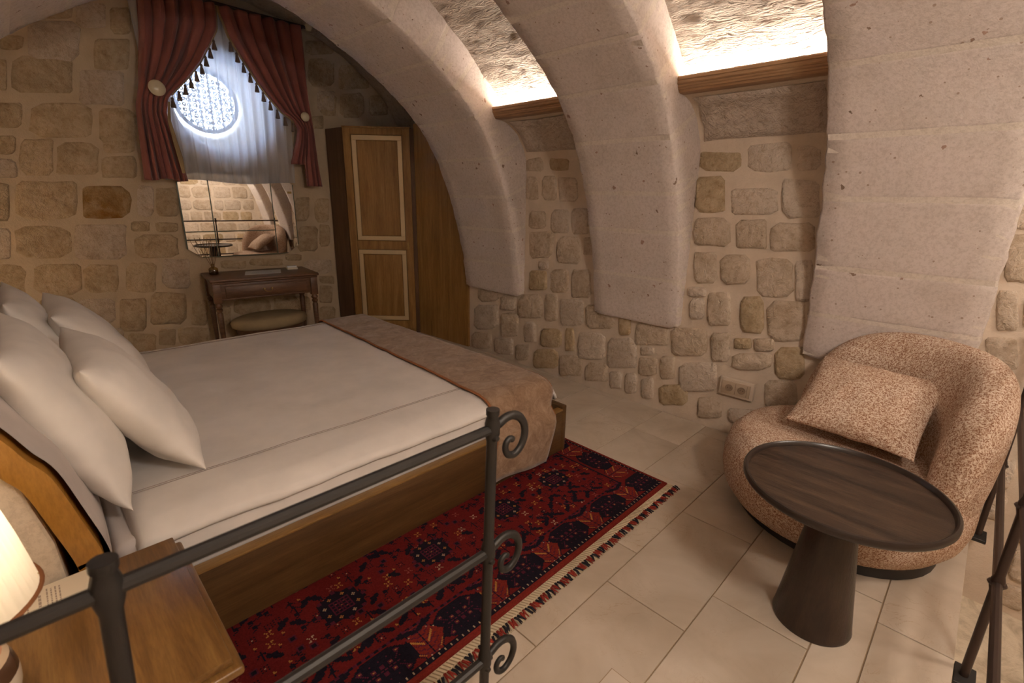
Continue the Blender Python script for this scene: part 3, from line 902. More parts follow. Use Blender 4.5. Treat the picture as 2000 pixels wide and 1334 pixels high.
# floor: platform with stone slabs, lower rubble floor
FX0, HX, HY, FE = -1.28, 0.62, 0.50, -0.187
mb = MB()
poly = [(HX + 0.004, FE + 0.004), (3.06, FE + 0.004), (3.06, 3.55), (3.7, 3.55), (3.7, 5.25), (FX0, 5.25), (FX0, 3.55), (-0.7, 3.55), (-0.7, HY + 0.004), (HX + 0.004, HY + 0.004)]
mb.prism(poly, -0.46, -0.004)
floor = struct('floor', mb, GROUT, smooth=0)
ys = [FE, 0.027, 0.172, 0.500, 0.825, 1.150, 1.475, 1.797, 2.11, 2.435, 2.76, 3.085, 3.41, 3.735, 4.06, 4.385, 4.71, 5.03, 5.25]
phase = {0: 1.95, 1: 2.07, 2: 1.637, 3: 1.405, 4: 1.63, 5: 2.67, 6: 2.05, 7: 1.7}
for i in range(len(ys) - 1):
    y0, y1 = ys[i], ys[i + 1]
    L = 1.25 if i == 0 else 0.646
    xs, xe = (HX if y1 <= HY + 0.01 else -0.68), 3.06
    if y0 > 3.5: xs, xe = FX0, 3.66
    x = phase.get(i, 1.4 + 0.33 * (i % 2)) - L * 8
    while x < xe:
        a, b = max(x, xs), min(x + L, xe)
        if b - a > 0.03:
            g = 0.0022
            mb = MB(); mb.box(a + g, y0 + g, -0.032, b - g, y1 - g, 0.0)
            mb.build('floor_slab', FLOOR, floor, smooth=30, bevel=0.0012, bseg=1, origin=((a + b) / 2, (y0 + y1) / 2, 0))
        x += L
mb = MB()
def fn(u, v):
    x, y = -0.8 + 4.0 * u, Y_REAR - 0.05 + 2.95 * v
    return (x, y, -0.45 + 0.010 * nz((x, y, 0), 7, 3) + 0.008 * nz((x, y, 0), 19, 1))
mb.grid(fn, 90, 66)
struct('floor_lower', mb, RUBBLE, smooth=80)
# plaster ledge behind the bed head
mb = MB(); mb.prism([(-0.70, 0.0), (-0.055, 0.0), (-0.075, 0.55), (-0.12, 0.80), (-0.20, 1.0), (-0.70, 1.02)], 1.615, 3.98, lambda a, b, h: (a, h, b))
struct('wall_ledge', mb, PLASTER, smooth=20, bevel=0.01)

# ================================================================ furniture
def rbox(name, x0, y0, z0, x1, y1, z1, mat, parent, bevel=0.004, bseg=2):
    return MB().box(x0, y0, z0, x1, y1, z1).build(name, mat, parent, bevel=bevel, bseg=bseg)

def lerp_(a, b, t): return a + (b - a) * t
# ---- bed frame
bed = thing('bed', (1.0, 2.75, 0), 'low double bed frame of stained pine boards with curved headboard', 'bed')
BX0, BX1, BY0, BY1 = 0.02, 2.06, 1.60, 3.90
mb = MB().box(BX0, BY0, 0.014, BX1, BY0 + 0.035, 0.272)
rail = mb.build('side_rail', WOOD_BED, bed, bevel=0.003)
rbox('rail_cap', BX0, BY0 - 0.004, 0.272, BX1, BY0 + 0.04, 0.284, WOOD_BED_LIT, rail)
mb = MB().box(BX0, BY1 - 0.035, 0.0, BX1, BY1, 0.272)
rail = mb.build('side_rail', WOOD_BED, bed, bevel=0.003)
rbox('rail_cap', BX0, BY1 - 0.04, 0.272, BX1, BY1 + 0.004, 0.284, WOOD_BED_LIT, rail)
fb = MB().box(BX1 - 0.005, BY0 - 0.002, 0.014, BX1 + 0.035, BY1 + 0.002, 0.30).build('foot_board', WOOD_BED, bed, bevel=0.006)
rbox('slat_deck', BX0, BY0 + 0.035, 0.15, BX1, BY1 - 0.035, 0.19, WOOD_BED, bed)
for x in (0.5, 1.6):
    for y in (2.3, 3.2):
        rbox('leg', x, y, 0.0, x + 0.06, y + 0.06, 0.15, WOOD_BED, bed)
hbp = [(0.012, 0.0), (0.012, 0.42), (0.010, 0.477), (0.001, 0.53), (-0.016, 0.605), (-0.048, 0.74), (-0.082, 0.805), (-0.112, 0.87), (-0.155, 0.945), (-0.20, 0.99), (-0.25, 1.01)]
C_ = catmull(hbp, 5)
T_ = np.gradient(C_, axis=0); T_ /= np.linalg.norm(T_, axis=1)[:, None]
inner = C_ + np.c_[-T_[:, 1], T_[:, 0]] * 0.058
poly = [tuple(p) for p in C_] + [tuple(p) for p in inner[::-1]]
mb = MB()
n = len(poly)
y0, y1 = 1.592, 3.92
vs = [(a, y0, b) for a, b in poly] + [(a, y1, b) for a, b in poly]
half = n // 2
fs = [(i, (i + 1) % n, n + (i + 1) % n, n + i) for i in range(n)]
for o_ in (0, n):
    fs += [(o_ + i, o_ + i + 1, o_ + n - 2 - i, o_ + n - 1 - i) for i in range(half - 1)]
mb.add(vs, fs)
hb = mb.build('headboard', WOOD_HB, bed, smooth=40, bevel=0.004)
sel = [k for k in range(len(C_)) if 0.40 < C_[k][1] < 0.99]
outer = [(C_[k][0] + T_[k][1] * 0.026, C_[k][1] - T_[k][0] * 0.026) for k in sel]
mb = MB()
mb.grid(lambda u, v: ((lambda p: (p[0] - 0.012 * (2 * v - 1) ** 8, lerp_(1.612, 3.90, v), p[1]))(outer[int(round(u * (len(outer) - 1)))])), len(outer), 24)
mb.grid(lambda u, v: ((lambda p: (p[0] - 0.001, lerp_(1.612, 3.90, v), p[1]))(C_[sel[int(round(u * (len(sel) - 1)))]])), len(sel), 24)
mb.build('headboard_pad', SHEET, hb, smooth=60)

# ---- mattress and bedding
MX0, MX1, MY0, MY1 = 0.03, 2.045, 1.690, 3.83
def slab(name, x0, y0, z0, x1, y1, z1, mat, r, parent=None, wr=0.0):
    mb = MB().box(x0, y0, z0, x1, y1, z1)
    return mb.build(name, mat, parent, smooth=60, bevel=r, bseg=4)
mat_ = slab('mattress', MX0, MY0, 0.19, MX1, MY1, 0.415, SHEET, 0.035)
tag(mat_, 'thick mattress in pale grey and white sheets under the duvet', 'mattress')
slab('top_sheet', 0.125, MY0 - 0.012, 0.205, MX1 + 0.004, MY1 + 0.012, 0.424, LINEN, 0.03, mat_)
def bed_section(t, lift=0.0):
    """height of the bedding along the width of the bed, t in 0..1, near side first"""
    pts = [(1.676, 0.384), (1.655, 0.388), (1.646, 0.402), (1.654, 0.424), (1.690, 0.440), (1.735, 0.455), (1.80, 0.460), (2.3, 0.462), (2.8, 0.462), (3.3, 0.462), (3.72, 0.458), (3.80, 0.450), (3.85, 0.430), (3.862, 0.405), (3.855, 0.372)]
    d = [0]
    for a, b in zip(pts[:-1], pts[1:]): d.append(d[-1] + math.dist(a, b))
    s = t * d[-1]
    y = np.interp(s, d, [p[0] for p in pts]); z = np.interp(s, d, [p[1] for p in pts])
    ty = np.interp(s + 0.01, d, [p[0] for p in pts]) - np.interp(s - 0.01, d, [p[0] for p in pts])
    tz = np.interp(s + 0.01, d, [p[1] for p in pts]) - np.interp(s - 0.01, d, [p[1] for p in pts])
    L = math.hypot(ty, tz) or 1
    return y - tz / L * lift, z + ty / L * lift
def smooth_t(n):
    # finer steps on both rolled edges
    a = np.linspace(0, 0.09, 12); b = np.linspace(0.09, 0.91, n)[1:-1]; c = np.linspace(0.91, 1, 12)
    return np.r_[a, b, c]
TT = smooth_t(56)
def duvet_pt(u, v):
    t = TT[int(round(v * (len(TT) - 1)))]
    y, z = bed_section(t)
    x = 0.085 + (2.052 - 0.085) * u
    edge = min(x - 0.085, 0.06) / 0.06
    z -= (1 - math.sqrt(max(0, 1 - (1 - edge) ** 2))) * 0.035
    if x > 1.99: z -= ((x - 1.99) / 0.062) ** 2 * 0.06
    # soft creases
    z += 0.0045 * nz((x * 0.7, y * 1.4, 0), 4, 1) + 0.003 * nz((x * 0.6, y * 3, 0), 7, 5)
    if t < 0.09 or t > 0.91:
        y += 0.009 * nz((x, z, t), 4, 2) + 0.006 * nz((x, z * 2, 1), 9, 3)
        z += 0.007 * nz((x, 0, 0), 3, 8)
    # rolled corner at the head
    if x < 0.2 and t < 0.12: y += (0.2 - x) ** 2 * 0.9
    return (x, y, z)
mb = MB().grid(duvet_pt, 90, len(TT))
duvet = tag(mb.build('duvet', LINEN, smooth=80), 'smooth white duvet spread over the whole bed', 'duvet')
sol = duvet.modifiers.new('thick', 'SOLIDIFY'); sol.thickness = 0.012; sol.offset = -1
# double row of stitching near both long edges
for yy in (1.905, 3.70):
    for dy in (0, 0.012):
        pts = []
        for k in range(60):
            x = 0.12 + 1.88 * k / 59
            y = yy + dy + 0.004 * math.sin(x * 3)
            pts.append((x, y, 0.4625 + 0.0045 * nz((x * 0.7, y * 1.4, 0), 4, 1) + 0.003 * nz((x * 0.6, y * 3, 0), 7, 5) + 0.0005))
        MB().tube(pts, 0.0016, 4).build('stitching', SEAM, duvet)
# bed runner
RP = [(1.572, 0.035), (1.568, 0.12), (1.570, 0.22), (1.578, 0.278), (1.602, 0.300), (1.628, 0.318), (1.636, 0.352), (1.638, 0.385), (1.646, 0.418), (1.678, 0.450), (1.735, 0.464), (1.80, 0.470), (2.3, 0.472), (2.8, 0.472), (3.3, 0.472), (3.72, 0.469), (3.80, 0.46), (3.86, 0.437), (3.875, 0.40), (3.90, 0.30), (3.925, 0.20), (3.93, 0.06)]
RC, rs_ = resample(catmull(RP, 6), 0.028)
def runner_pt(u, v, lift=0.0):
    i = int(round(v * (len(RC) - 1)))
    y, z = RC[i]
    f = (y - 1.6) / 2.2
    xa = 1.535 + 0.10 * f
    xb = 2.008 + 0.03 * f
    hang = max(0.0, 0.40 - z)
    if y < 1.7: xa -= hang * 0.20; xb -= hang * 0.36 * (1 - 0.4 * hang)
    x = xa + (xb - xa) * u
    z2 = z + 0.0045 * nz((x * 0.7, y * 1.4, 0), 4, 1) + 0.003 * nz((x * 0.6, y * 3, 0), 7, 5)
    if x > 1.985 and z > 0.40: z2 -= ((x - 1.985) / 0.06) ** 2 * 0.045
    if y < 1.64 and z < 0.28:
        y += 0.008 * math.sin(x * 17 + 1) * min(1, (0.28 - z) / 0.15) - 0.006
        z2 += -0.02 * u + 0.02 + 0.01 * math.sin(u * 5)
    return (x, y, z2 + lift)
mb = MB().grid(runner_pt, 26, len(RC))
runner = tag(mb.build('bed_runner', VELVET, smooth=80), 'brown crushed velvet runner laid across the foot of the bed', 'bed runner')
sol = runner.modifiers.new('thick', 'SOLIDIFY'); sol.thickness = 0.006; sol.offset = 1
MB().tube([runner_pt(0.0, k / (len(RC) - 1), 0.004) for k in range(len(RC))], 0.0065, 6).build('piping', PIPING, runner)
MB().tube([runner_pt(1.0, k / (len(RC) - 1), 0.003) for k in range(len(RC))], 0.005, 6).build('piping', PIPING, runner)

# ---- pillows
def pillow_mesh(name, mat, bottom, top, y0, y1, thick, seed, frame=None, n=34, corner=0.10, wr=1.0, flange=0.0):
    """bottom / top: (x, z) of the two long edges; the pillow runs from y0 to y1.  frame gives other axes."""
    if frame:
        O, U, V, N, w, h = frame
    else:
        h = math.dist(bottom, top); w = y1 - y0
        V = Vector((top[0] - bottom[0], 0, top[1] - bottom[1])).normalized(); U = Vector((0, 1, 0)); N = U.cross(V)
        O = Vector(((bottom[0] + top[0]) / 2, (y0 + y1) / 2, (bottom[1] + top[1]) / 2))
    mb = MB()
    for side in (1, -1):
        def fn(a, b):
            p, q = 2 * a - 1, 2 * b - 1
            # rows packed towards the seam
            p, q = math.sin(p * PI / 2), math.sin(q * PI / 2)
            px = p * (1 - corner * (1 - abs(p)) * 0 - 0.055 * (1 - q * q) * abs(p) ** 2)
            py = q * (1 - 0.075 * (1 - p * p) * abs(q) ** 2)
            tt = (max(0.0, 1 - abs(p) ** 2.9) * max(0.0, 1 - abs(q) ** 2.9)) ** 0.56
            wv = Vector((px * w / 2, py * h / 2, 0))
            edge = 1 - tt
            z = side * thick / 2 * tt
            z += side * 0.010 * wr * tt * nz((p * 1.3, q * 1.3, seed), 2.2, seed) * (1 + edge)
            z += 0.010 * wr * edge * nz((p * 2.4, q * 2.4, seed), 2.0, seed + 3)
            # creases that run in from the corners
            cr = abs(p * q)
            z += side * 0.007 * wr * cr * math.sin(9 * (p - q * (1 if p * q > 0 else -1)) + seed) * tt
            return tuple(O + U * wv.x + V * wv.y + N * z)
        mb.grid(fn, n, n)
    o = mb.build(name, mat, smooth=75)
    return o
tag(pillow_mesh('pillow', LINEN_P, (0.335, 0.478), (0.06, 0.925), 1.885, 2.60, 0.205, 1.2), 'plump white pillow in front, nearest to the bedside lamp', 'pillow', 'bed pillows')
tag(pillow_mesh('pillow', LINEN_P, (0.34, 0.478), (0.05, 0.935), 2.78, 3.50, 0.20, 4.4), 'white pillow in front, nearer to the dressing table and standing against another', 'pillow', 'bed pillows')
tag(pillow_mesh('pillow', LINEN_P, (0.10, 0.485), (-0.095, 1.03), 1.755, 2.51, 0.20, 7.9), 'white pillow leaning on the headboard behind the near front pillow', 'pillow', 'bed pillows')
tag(pillow_mesh('pillow', LINEN_P, (0.115, 0.475), (-0.085, 1.01), 2.74, 3.46, 0.17, 12.3), 'white pillow leaning on the headboard behind the far front pillow', 'pillow', 'bed pillows')

# ---- nightstands and bedside lamps
def nightstand(y0, y1, label, x1=0.168):
    x0 = x1 - 0.548
    t = thing('nightstand', ((x0 + x1) / 2, (y0 + y1) / 2, 0), label, 'nightstand', 'nightstands')
    rbox('table_top', x0 + 0.0, y0 + 0.018, 0.428, x1, y1, 0.45, WOOD_NS, t, 0.004)
    mb = MB().prism([(x0 - 0.014, y0), (x1 + 0.018, y0), (x1 + 0.018, y1), (x0 - 0.014, y1)], 0.404, 0.428)
    mb.build('moulding', WOOD_NS, t, bevel=0.008, bseg=3)
    rbox('body', x0 + 0.015, y0 + 0.03, 0.03, x1 - 0.012, y1 - 0.005, 0.404, WOOD_NS, t, 0.003)
    for zz in (0.06, 0.235):
        d = rbox('drawer', x0 + 0.04, y0 + 0.014, zz, x1 - 0.035, y0 + 0.032, zz + 0.16, WOOD_NS, t, 0.004)
        MB().lathe([(0.008, 0), (0.010, 0.012), (0.016, 0.02), (0.012, 0.03), (0, 0.032)], seg=14).build('knob', BRASS, d)
        kn = d.children[0]; kn.location = (0, 0, 0)
        me = kn.data
        for v in me.vertices:
            c = v.co.copy() + wloc(t)
            v.co = Vector((( x0 + x1) / 2 + c.x, y0 + 0.014 - c.z, zz + 0.08 + c.y)) - wloc(t)
    for x in (x0 + 0.02, x1 - 0.06):
        for y in (y0 + 0.04, y1 - 0.05):
            rbox('foot', x, y, 0.0, x + 0.04, y + 0.04, 0.03, WOOD_NS, t, 0.002)
    return t
nightstand(1.008, 1.588, 'golden pine nightstand beside the bed, behind the iron railing')
nightstand(3.99, 4.55, 'golden pine nightstand on the far side of the bed', -0.2)
CER = [m_plain('ceramic_white', (0.78, 0.68, 0.54), 0.2), m_plain('ceramic_brown', (0.10, 0.05, 0.028), 0.25), m_plain('ceramic_gold', (0.58, 0.30, 0.05), 0.25, 0.4), m_plain('ceramic_rose', (0.50, 0.24, 0.14), 0.3), m_plain('ceramic_cream', (0.62, 0.47, 0.33), 0.25)]
def bedside_lamp(c, label, watts, lcol):
    t = thing('bedside_lamp', c, label, 'lamp', 'bedside lamps')
    cx, cy, cz = c
    prof = [(0.060, 0.0), (0.064, 0.010), (0.080, 0.035), (0.088, 0.065), (0.090, 0.085), (0.0895, 0.100), (0.087, 0.118), (0.082, 0.134), (0.074, 0.146), (0.066, 0.154), (0.060, 0.158), (0.050, 0.162), (0.046, 0.163), (0.030, 0.164), (0.028, 0.19)]
    mats = [1, 1, 0, 0, 0, 1, 1, 4, 3, 3, 2, 0, 3, 1]
    MB().lathe(prof, c, 36, mats=mats).build('lamp_base', CER, t, smooth=40)
    MB().lathe([(0.011, 0.17), (0.011, 0.36)], c, 12).build('stem', BRASS, t)
    zb, zt, rb, rt = 0.265, 0.62, 0.150, 0.085
    def fn(u, v):
        r = rb + (rt - rb) * v
        r *= 1 + 0.03 * math.cos(2 * PI * u * 48) * min(1, v * 3) + 0.02 * math.sin(v * PI)
        return (cx + r * math.cos(2 * PI * u), cy + r * math.sin(2 * PI * u), cz + zb + (zt - zb) * v)
    sh = MB().grid(fn, 288, 8, cu=True).build('lamp_shade', SHADE, t, smooth=60)
    for r, z in ((rb + 0.003, zb), (rt + 0.002, zt)):
        MB().tube([(cx + r * math.cos(2 * PI * k / 48), cy + r * math.sin(2 * PI * k / 48), cz + z) for k in range(49)], 0.0042, 6, caps=False).build('shade_trim', PIPING, sh)
    for k in range(3):
        a = k * 2 * PI / 3
        MB().tube([(cx, cy, cz + 0.34), (cx + rb * math.cos(a), cy + rb * math.sin(a), cz + zb + 0.01)], 0.0015, 4).build('spoke', BRASS, sh)
    MB().lathe([(0.0, 0.44), (0.018, 0.43), (0.028, 0.405), (0.02, 0.375), (0.012, 0.36)], c, 14).build('bulb', m_emit('bulb_glow', (1.0, 0.78, 0.52), 5), t)
    l = point_light('lamp_glow', (cx, cy, cz + 0.48), watts, lcol, 0.03)
    return t
LAMP_W = 4.0
bedside_lamp((-0.24, 1.205, 0.45), 'ceramic bedside lamp with a glowing pleated shade on the near nightstand', 0.9, (1.0, 0.80, 0.58))
bedside_lamp((-0.50, 4.28, 0.45), 'unseen ceramic bedside lamp with a pleated shade, added on the far nightstand to light the back wall', 11.0, (1.0, 0.74, 0.45))  # far lamp added out of view, to warm the back wall
# printed card
card = MB()
cq = [(-0.30, 1.43), (-0.045, 1.45), (-0.022, 1.582), (-0.29, 1.578)]
card.prism(cq, 0.4505, 0.4575)
card = tag(card.build('information_card', CARD, bevel=0.001, bseg=1), 'cream printed card lying flat on the nightstand by the lamp', 'card')
mb = MB()
rr = random.Random(2)
def textline(x, ya, yb, w):
    y = ya
    while y < yb:
        L = rr.uniform(0.004, 0.014)
        mb.box(x - w / 2, y, 0.4575, x + w / 2, min(y + L, yb), 0.45775)
        y += L + 0.003
for x in (-0.088, -0.096, -0.104, -0.112): textline(x, 1.475, 1.570 - rr.uniform(0, .012), 0.0030)
textline(-0.126, 1.495, 1.545, 0.0055)
textline(-0.148, 1.482, 1.505, 0.003)
for x in (-0.157, -0.165, -0.173): textline(x, 1.472, 1.566, 0.0030)
textline(-0.188, 1.492, 1.545, 0.0055)
mb.build('printed_text', INK, card)

# ---- wardrobe across the corner
W0, W1, WZ = Vector((2.497, 4.887, 0)), Vector((2.978, 4.416, 0)), 2.10
wu = (W1 - W0).normalized(); wn = Vector((wu.y, -wu.x, 0))      # wn looks into the room
if wn.y > 0: wn = -wn
WL = (W1 - W0).length
wr = thing('wardrobe', (2.9, 4.7, 0), 'tall corner wardrobe of brown oak with gilt framed door panels', 'wardrobe')
foot = [(2.462, 5.175), (2.497, 4.890), (2.978, 4.420), (2.995, 4.405), (3.045, 3.625), (3.65, 3.625), (3.65, 5.175)]
mb = MB()
mb.prism([(2.466, 5.172), (2.505, 4.905), (2.990, 4.432), (3.010, 4.405), (3.064, 3.625), (3.64, 3.625), (3.64, 5.172)], 0.0, WZ)
mb.build('body', WOOD_WR, wr, smooth=0)
def wbox(name, u0, u1, z0, z1, d0, d1, mat, parent, bevel=0.002):
    """box on the diagonal front: u along the front, d out of it"""
    p = lambda u, d, z: tuple(W0 + wu * u + wn * d + Vector((0, 0, z)))
    vs = [p(u, d, z) for z in (z0, z1) for d in (d0, d1) for u in (u0, u1)]
    mb = MB().add(vs, [(0, 2, 3, 1), (4, 5, 7, 6), (0, 1, 5, 4), (2, 6, 7, 3), (0, 4, 6, 2), (1, 3, 7, 5)])
    return mb.build(name, mat, parent, bevel=bevel, bseg=1)
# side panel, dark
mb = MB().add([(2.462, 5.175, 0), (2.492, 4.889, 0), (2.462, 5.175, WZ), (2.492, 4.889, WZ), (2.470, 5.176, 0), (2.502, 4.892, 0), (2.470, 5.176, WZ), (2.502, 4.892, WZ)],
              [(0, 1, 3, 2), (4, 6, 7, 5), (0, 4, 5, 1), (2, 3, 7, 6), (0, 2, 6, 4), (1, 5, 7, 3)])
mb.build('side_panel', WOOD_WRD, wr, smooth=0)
# door with rails, stiles, sunk panels and gilt frames
door = wbox('door', 0.004, WL - 0.004, 0.04, WZ - 0.004, -0.03, -0.012, WOOD_WR, wr)
wbox('stile', 0.004, 0.078, 0.04, WZ - 0.004, -0.012, 0.006, WOOD_WR, door)
wbox('stile', WL - 0.078, WL - 0.004, 0.04, WZ - 0.004, -0.012, 0.006, WOOD_WR, door)
for z0, z1 in ((2.036, WZ - 0.004), (0.905, 0.995), (0.04, 0.13)):
    wbox('rail', 0.078, WL - 0.078, z0, z1, -0.012, 0.006, WOOD_WR, door)
for z0, z1 in ((1.0, 2.03), (0.135, 0.90)):
    u0, u1, b = 0.086, WL - 0.086, 0.044
    wbox('door_panel', u0 + b + 0.006, u1 - b - 0.006, z0 + b + 0.006, z1 - b - 0.006, -0.012, -0.004, WOOD_WR, door, 0.003)
    fr = wbox('gilt_frame', u0, u1, z1 - b, z1, -0.012, 0.001, INLAY, door)
    wbox('gilt_strip', u0, u1, z0, z0 + b, -0.012, 0.001, INLAY, door)
    wbox('gilt_strip', u0, u0 + b, z0 + b, z1 - b, -0.012, 0.001, INLAY, door)
    wbox('gilt_strip', u1 - b, u1, z0 + b, z1 - b, -0.012, 0.001, INLAY, door)
wbox('latch', WL - 0.066, WL - 0.046, 0.915, 0.985, 0.006, 0.014, BRASS, door)
wbox('cornice', -0.002, WL + 0.004, WZ - 0.004, WZ + 0.012, -0.06, 0.012, WOOD_WR, wr)
# post beside the door and the plain panel along the wall
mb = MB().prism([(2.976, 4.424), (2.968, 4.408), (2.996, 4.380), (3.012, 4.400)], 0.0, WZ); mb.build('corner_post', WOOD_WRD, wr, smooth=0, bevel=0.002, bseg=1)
mb = MB().prism([(2.996, 4.378), (3.044, 3.614), (3.072, 3.614), (3.014, 4.398)], 0.0, WZ + 0.04); mb.build('plain_panel', WOOD_WR, wr, smooth=0)

# ---- dressing table
DO = Vector((1.083, 4.628, 0)); du = Vector((0.9931, -0.1172, 0)); dv = Vector((0.1172, 0.9931, 0))
def dpt(a, b, z): return tuple(DO + du * a + dv * b + Vector((0, 0, z)))
desk = thing('dressing_table', dpt(0.45, 0.26, 0), 'antique dark walnut dressing table with one drawer under the mirror', 'table')
def dbox(name, a0, b0, z0, a1, b1, z1, mat, parent, bevel=0.003, bseg=2):
    vs = [dpt(a, b, z) for z in (z0, z1) for b in (b0, b1) for a in (a0, a1)]
    return MB().add(vs, [(0, 2, 3, 1), (4, 5, 7, 6), (0, 1, 5, 4), (2, 6, 7, 3), (0, 4, 6, 2), (1, 3, 7, 5)]).build(name, mat, parent, bevel=bevel, bseg=bseg)
DW, DD = 0.895, 0.53
dbox('table_top', 0.0, 0.0, 0.718, DW, DD, 0.742, WOOD_DK, desk, 0.006, 3)
dbox('moulding', 0.012, 0.012, 0.700, DW - 0.012, DD - 0.01, 0.718, WOOD_DK, desk, 0.006, 3)
ap = dbox('front_apron', 0.06, 0.034, 0.555, DW - 0.06, 0.05, 0.70, WOOD_DK, desk)
dbox('side_apron', 0.03, 0.06, 0.555, 0.046, DD - 0.06, 0.70, WOOD_DK, desk)
dbox('side_apron', DW - 0.046, 0.06, 0.555, DW - 0.03, DD - 0.06, 0.70, WOOD_DK, desk)
dbox('back_apron', 0.06, DD - 0.05, 0.555, DW - 0.06, DD - 0.034, 0.70, WOOD_DK, desk)
drw = dbox('drawer', 0.11, 0.026, 0.578, DW - 0.11, 0.036, 0.672, WOOD_DK, desk, 0.005)
for k in (-1, 1):
    MB().lathe([(0.0, 0.012), (0.009, 0.010), (0.011, 0.0)], dpt(DW / 2 + k * 0.032, 0.026, 0.628), 10).build('handle_rosette', BRASS, drw)
MB().tube([dpt(DW / 2 + 0.032 * math.cos(a), 0.016, 0.626 - 0.022 * math.sin(a)) for a in np.linspace(0, PI, 9)], 0.003, 6).build('handle', BRASS, drw)
dbox('bead_strip', 0.06, 0.028, 0.676, DW - 0.06, 0.036, 0.684, WOOD_DK, ap, 0.002)
dbox('bead_strip', 0.06, 0.028, 0.558, DW - 0.06, 0.036, 0.568, WOOD_DK, ap, 0.002)
lp = [(0.012, 0.0), (0.017, 0.012), (0.013, 0.03), (0.016, 0.10), (0.022, 0.30), (0.0255, 0.44), (0.019, 0.455), (0.027, 0.470), (0.027, 0.482), (0.020, 0.49), (0.030, 0.505), (0.030, 0.515), (0.022, 0.525), (0.022, 0.54)]
for a in (0.045, DW - 0.045):
    for b in (0.05, DD - 0.05):
        mb = MB().lathe(lp, dpt(a, b, 0), 14)
        leg = mb.build('leg', WOOD_DK, desk, smooth=40)
        dbox('leg_block', a - 0.03, b - 0.03, 0.535, a + 0.03, b + 0.03, 0.702, WOOD_DK, leg, 0.003)
# things on it
def quad_slab(name, pts, z0, z1, mat, label, cat, bevel=0):
    return tag(MB().prism(pts, z0, z1).build(name, mat, smooth=0, bevel=bevel), label, cat)
sheet_ = quad_slab('paper_sheet', [dpt(0.30, 0.18, 0)[:2], dpt(0.60, 0.16, 0)[:2], dpt(0.655, 0.40, 0)[:2], dpt(0.35, 0.42, 0)[:2]], 0.7422, 0.7432, PAPER, 'white printed sheet lying on the dressing table', 'paper')
mb = MB()
for k in range(7):
    z = 0.7433
    b = 0.215 + k * 0.026
    a0, a1 = 0.36 + k * 0.007, 0.36 + k * 0.007 + rr.uniform(0.12, 0.22)
    mb.add([dpt(a0, b, z), dpt(a1, b, z), dpt(a1, b + 0.006, z), dpt(a0, b + 0.006, z)], [(0, 1, 2, 3)])
mb.build('printed_text', m_plain('pale_print', (0.55, 0.55, 0.58), 0.9), sheet_)
cb = thing('card_holder', dpt(0.76, 0.36, 0.742), 'small cream box of cards at the end of the dressing table', 'box')
dbox('tray', 0.705, 0.335, 0.7422, 0.80, 0.395, 0.760, CARD, cb, 0.002)
dbox('card_stack', 0.710, 0.350, 0.760, 0.795, 0.385, 0.775, PAPER, cb, 0.002)
bt = thing('reed_diffuser', dpt(0.085, 0.36, 0.742), 'glass reed diffuser bottle with thin sticks on the dressing table', 'diffuser')
bc = dpt(0.085, 0.36, 0.7422)
MB().lathe([(0.034, 0.0), (0.037, 0.004), (0.037, 0.05), (0.030, 0.06), (0.014, 0.068), (0.014, 0.092), (0.017, 0.095)], bc, 20, caps=False).build('bottle', m_glass('amber_glass', (0.72, 0.60, 0.36), 0.10), bt, smooth=40)
MB().lathe([(0.0, 0.003), (0.034, 0.003), (0.034, 0.035), (0.0, 0.035)], bc, 18).build('liquid', m_glass('scent_liquid', (0.62, 0.45, 0.20), 0.05), bt, smooth=40)
for dx, dy in ((-0.10, 0.01), (-0.055, 0.0), (-0.01, -0.02), (0.02, 0.02), (0.05, 0.0), (0.08, -0.01)):
    MB().tube([(bc[0] - dx * 0.15, bc[1] - dy * 0.2, bc[2] + 0.006), (bc[0] + dx, bc[1] + dy, bc[2] + 0.30)], 0.0022, 5).build('reed', m_plain('reed_stick', (0.17, 0.09, 0.04), 0.8), bt)
# stool under it
st = thing('stool', (1.60, 4.86, 0), 'low round stool in olive beige fabric pushed under the dressing table', 'stool')
def fn(u, v):
    prof = [(0.0, 0.345), (0.16, 0.344), (0.24, 0.337), (0.285, 0.318), (0.30, 0.29), (0.295, 0.25), (0.27, 0.235)]
    C_ = prof[int(round(v * 6))]
    return (1.60 + C_[0] * 1.15 * math.cos(2 * PI * u), 4.86 + C_[0] * 0.72 * math.sin(2 * PI * u), C_[1])
MB().grid(fn, 32, 7, cu=True).build('seat', STOOLF, st, smooth=80)
MB().lathe([(0.27, 0.19), (0.275, 0.235), (0.0, 0.236)], (1.60, 4.86, 0), 28, sx=1.12, sy=0.7).build('frame', WOOD_DK, st)
for a, b in ((-0.20, -0.11), (0.20, -0.11), (-0.20, 0.11), (0.20, 0.11)):
    MB().lathe([(0.011, 0.0), (0.016, 0.08), (0.020, 0.2)], (1.60 + a, 4.86 + b, 0), 10).build('leg', WOOD_DK, st)

